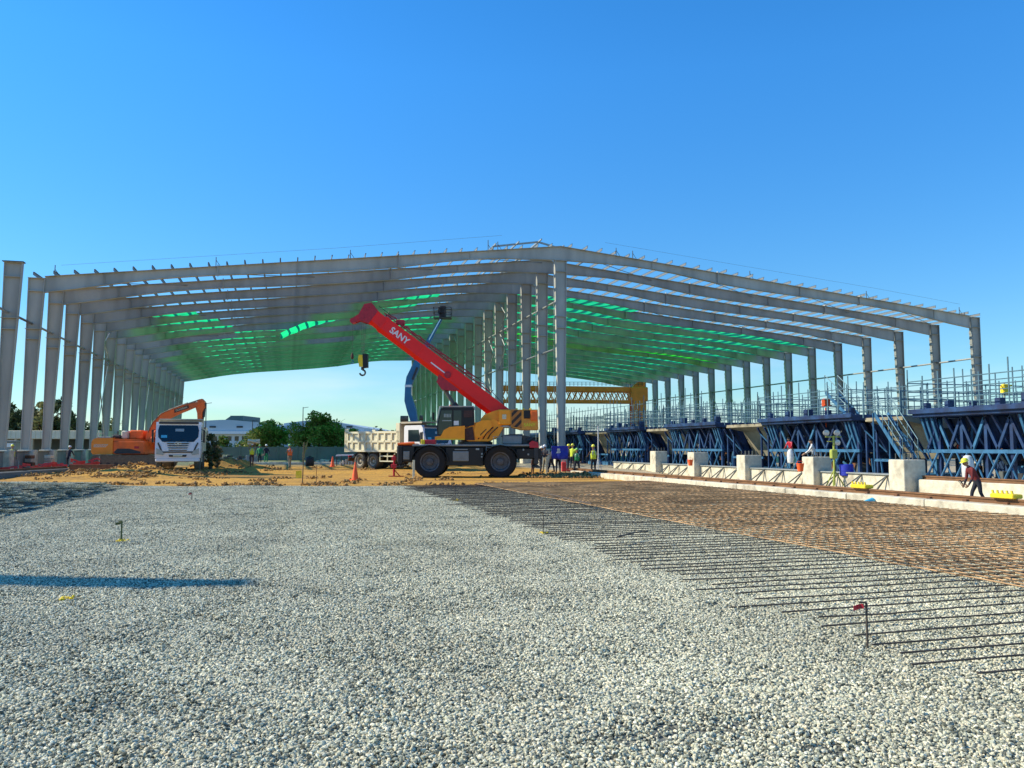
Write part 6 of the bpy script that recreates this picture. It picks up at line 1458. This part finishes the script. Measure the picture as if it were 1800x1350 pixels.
tree('small olive tree just left of the excavator', 196, 112, ph(738, 112), 5.5, 'leaf', 2600, base=.05, leaf=.26)
for px, D, pt, lb in ((430, 260, 770, 'far off treeline bush at the foot of the hall, left one'), (640, 240, 768, 'far off treeline bush behind the cream tipper'), (1010, 230, 770, 'far off treeline bush under the gantry crane')):
    tree(lb, px, D, ph(pt, D), 26, 'leaf3', 3500, base=0, leaf=.7, group='far treeline bushes')
# thin dark scrub beside the head-on truck
tree('tall ragged dark shrub standing just right of the head on truck', 371, 56, ph(757, 56) - .1, 1.25, 'leaf3', 1800, base=.05, leaf=.10, name='shrub', group='shrubs on the site', squash=.3)
tree('short dry shrub beside the tall ragged one', 382, 57, ph(780, 57), .8, 'drygrass', 900, base=.02, leaf=.09, name='shrub', group='shrubs on the site')

# ------------------------------------------------------------------ far halls and sheds
def hall(label, pxa, pxb, D, eave, pk, pkx, box=None):
    xa, ya = gx(pxa, D); xb, yb = gx(pxb, D); L_ = math.hypot(xb - xa, yb - ya)
    t = thing('industrial_hall', label, 'hall', ((xa + xb) / 2, (ya + yb) / 2, 0), math.atan2(yb - ya, xb - xa), 'far industrial halls')
    Z = lambda py: (787 - py) * D / F + HC
    xr = lambda px: (px - (pxa + pxb) / 2) * D / F
    mb = MB(); n = 14; P = []
    for i in range(n + 1):
        u = i / n; x_ = -L_ / 2 + L_ * u; v = (x_ - xr(pkx)) / (L_ / 2 + abs(xr(pkx))); z_ = Z(pk) - (Z(pk) - Z(eave[0] if x_ < xr(pkx) else eave[1])) * abs(v) ** 1.3 ; P.append((x_, z_))
    mb.prism([(-L_ / 2, Z(758.5))] + P + [(L_ / 2, Z(758.5))], -.5, 70); mb.build('roof', M['roofb'], t)
    mb = MB(); mb.box(-L_ / 2 - .3, L_ / 2 + .3, -1.4, 70, Z(763), Z(758.2)); mb.build('eave_band', M['white'], t)
    mb = MB(); mb.box(-L_ / 2, L_ / 2, 0, 68, 0, Z(763) - .02); mb.build('wall', M['wallb'], t)
    for i in range(12):
        a = -L_ / 2 + (i + .3) * L_ / 12; mb = MB(); mb.box(a, a + L_ / 12 * .55, -.05, 0.02, Z(775), Z(767)); mb.build('window', M['glass'], t)
    for i in range(3): mb = MB(); a = -L_ / 2 + L_ * (i + .5) / 3.2; mb.box(a, a + 1.6, -.65, -.45, Z(752), Z(749)); mb.build('roof_vent', M['dgrey'], t)
    if box: mb = MB(); mb.box(xr(box[0]), xr(box[1]), 5, 20, Z(740), Z(box[2])); mb.prism([(xr(box[0]) - 2, Z(740)), (xr(box[0]), Z(box[2] + 1)), (xr(box[0]), Z(740))], 5, 20); mb.build('roof_plant_house', mat('dark_green_sheet', (.045, .10, .10), .6), t)
    return t
hall('far blue grey hall with a dark plant house on its roof', 345, 497, 215, (745, 748), 738, 395, (392, 415, 729.5))
hall('far blue grey hall with a low ridge behind the large olive tree', 499, 640, 222, (747, 752), 738, 560)
for px, D, h_, lb in ((360.5, 190, 12, 'thin dark mast left of the plant house'), (443, 190, 8, 'thin dark lamp mast in front of the far hall'), (531.5, 190, 11, 'thin pale mast left of the large olive tree')):
    x, y = gx(px, D); mb = MB(); mb.tube((0, 0, 0), (0, 0, h_), .16, 8, .08); mb.tube((0, 0, h_ - .2), (1.2, 0, h_), .06, 6); o = mb.build('mast', M['dgrey'], loc=(x, y, 0)); tag(o, lb, 'mast', 'thin masts beyond the site')
# cream shed behind the left row
xa, ya = gx(-60, 84); xb, yb = gx(176, 84); L_ = math.hypot(xb - xa, yb - ya)
t = thing('site_shed', 'long low open shed with a cream fascia behind the left columns', 'shed', ((xa + xb) / 2, (ya + yb) / 2, 0), math.atan2(yb - ya, xb - xa))
Z = lambda py: (787 - py) * 84 / F + HC
mb = MB(); mb.bbox(-L_ / 2, L_ / 2, -.2, 5, Z(771.5), Z(757), .03); 
for i in range(int(L_ / .5)): mb.box(-L_ / 2 + i * .5, -L_ / 2 + i * .5 + .12, -.24, -.2, Z(771), Z(757.5))
mb.build('fascia', M['tarp'], t)
mb = MB(); mb.box(-L_ / 2, L_ / 2, 4.6, 4.8, 0, Z(771.5)); mb.build('back_wall', M['dwall'], t)
for i in range(9):
    a = -L_ / 2 + .1 + i * (L_ - .4) / 8; mb = MB(); mb.bbox(a - .12, a + .12, -.1, .14, 0, Z(771.5), .02); mb.build('post', M['beige'], t)
    if i % 2: mb = MB(); mb.bbox(a + .3, a + 1.2, .5, 1.2, 0, rng.uniform(.9, 1.6), .05); mb.build('stored_crate', M['beige'], t)
# low kiosk left of first column
x, y = gx(15, 70); t = thing('kiosk', 'small kiosk with a white panel seen left of the first framed column', 'kiosk', (x, y, 0), -TH)
Zk = lambda py: (787 - py) * 70 / F + HC
mb = MB(); mb.bbox(-.6, .6, 0, 1.2, 0, Zk(777), .03); mb.bbox(-.7, .7, -.1, 1.3, Zk(777), Zk(774), .02); mb.build('hut', M['grey'], t)
mb = MB(); mb.bbox(-.42, .4, -.03, 0, Zk(786), Zk(779), .005); mb.build('panel', M['white'], t)
# hills far away
xs2 = np.linspace(-1, 1, 60); vs = []; fs = []
for i, u in enumerate(xs2):
    a = TH + u * R(60); 
    for j, (d_, hh) in enumerate(((1900, 0), (2050, 1), (2300, 0))): vs.append((math.sin(a) * d_, math.cos(a) * d_, -2 + hh * (14 + 14 * mnoise.noise(Vector((u * 3, 0, 0))) + 7 * mnoise.noise(Vector((u * 11, 3, 0))))))
for i in range(59):
    for j in range(2): fs.append((i * 3 + j, i * 3 + 3 + j, i * 3 + 4 + j, i * 3 + 1 + j))
mb = MB(); mb.add(vs, fs); o = mb.build('hills', mat('far_hills', (.10, .14, .15), .95, 0, .1, .01), smooth=True); tag(o, kind='structure')
# red tail-gate jumble at the back of the far dump truck
small('scrap_pile', 'reddish tangle of scrap and pipes behind the rear wheels of the cream tipper', 'scrap', 636, 60, .2, lambda mb: [mb.beam((rng.uniform(-.6, .4), rng.uniform(-.4, .4), rng.uniform(.05, .9)), (rng.uniform(-.6, .4), rng.uniform(-.4, .4), rng.uniform(.05, .9)), .06, .06) for _ in range(26)], 'rust')
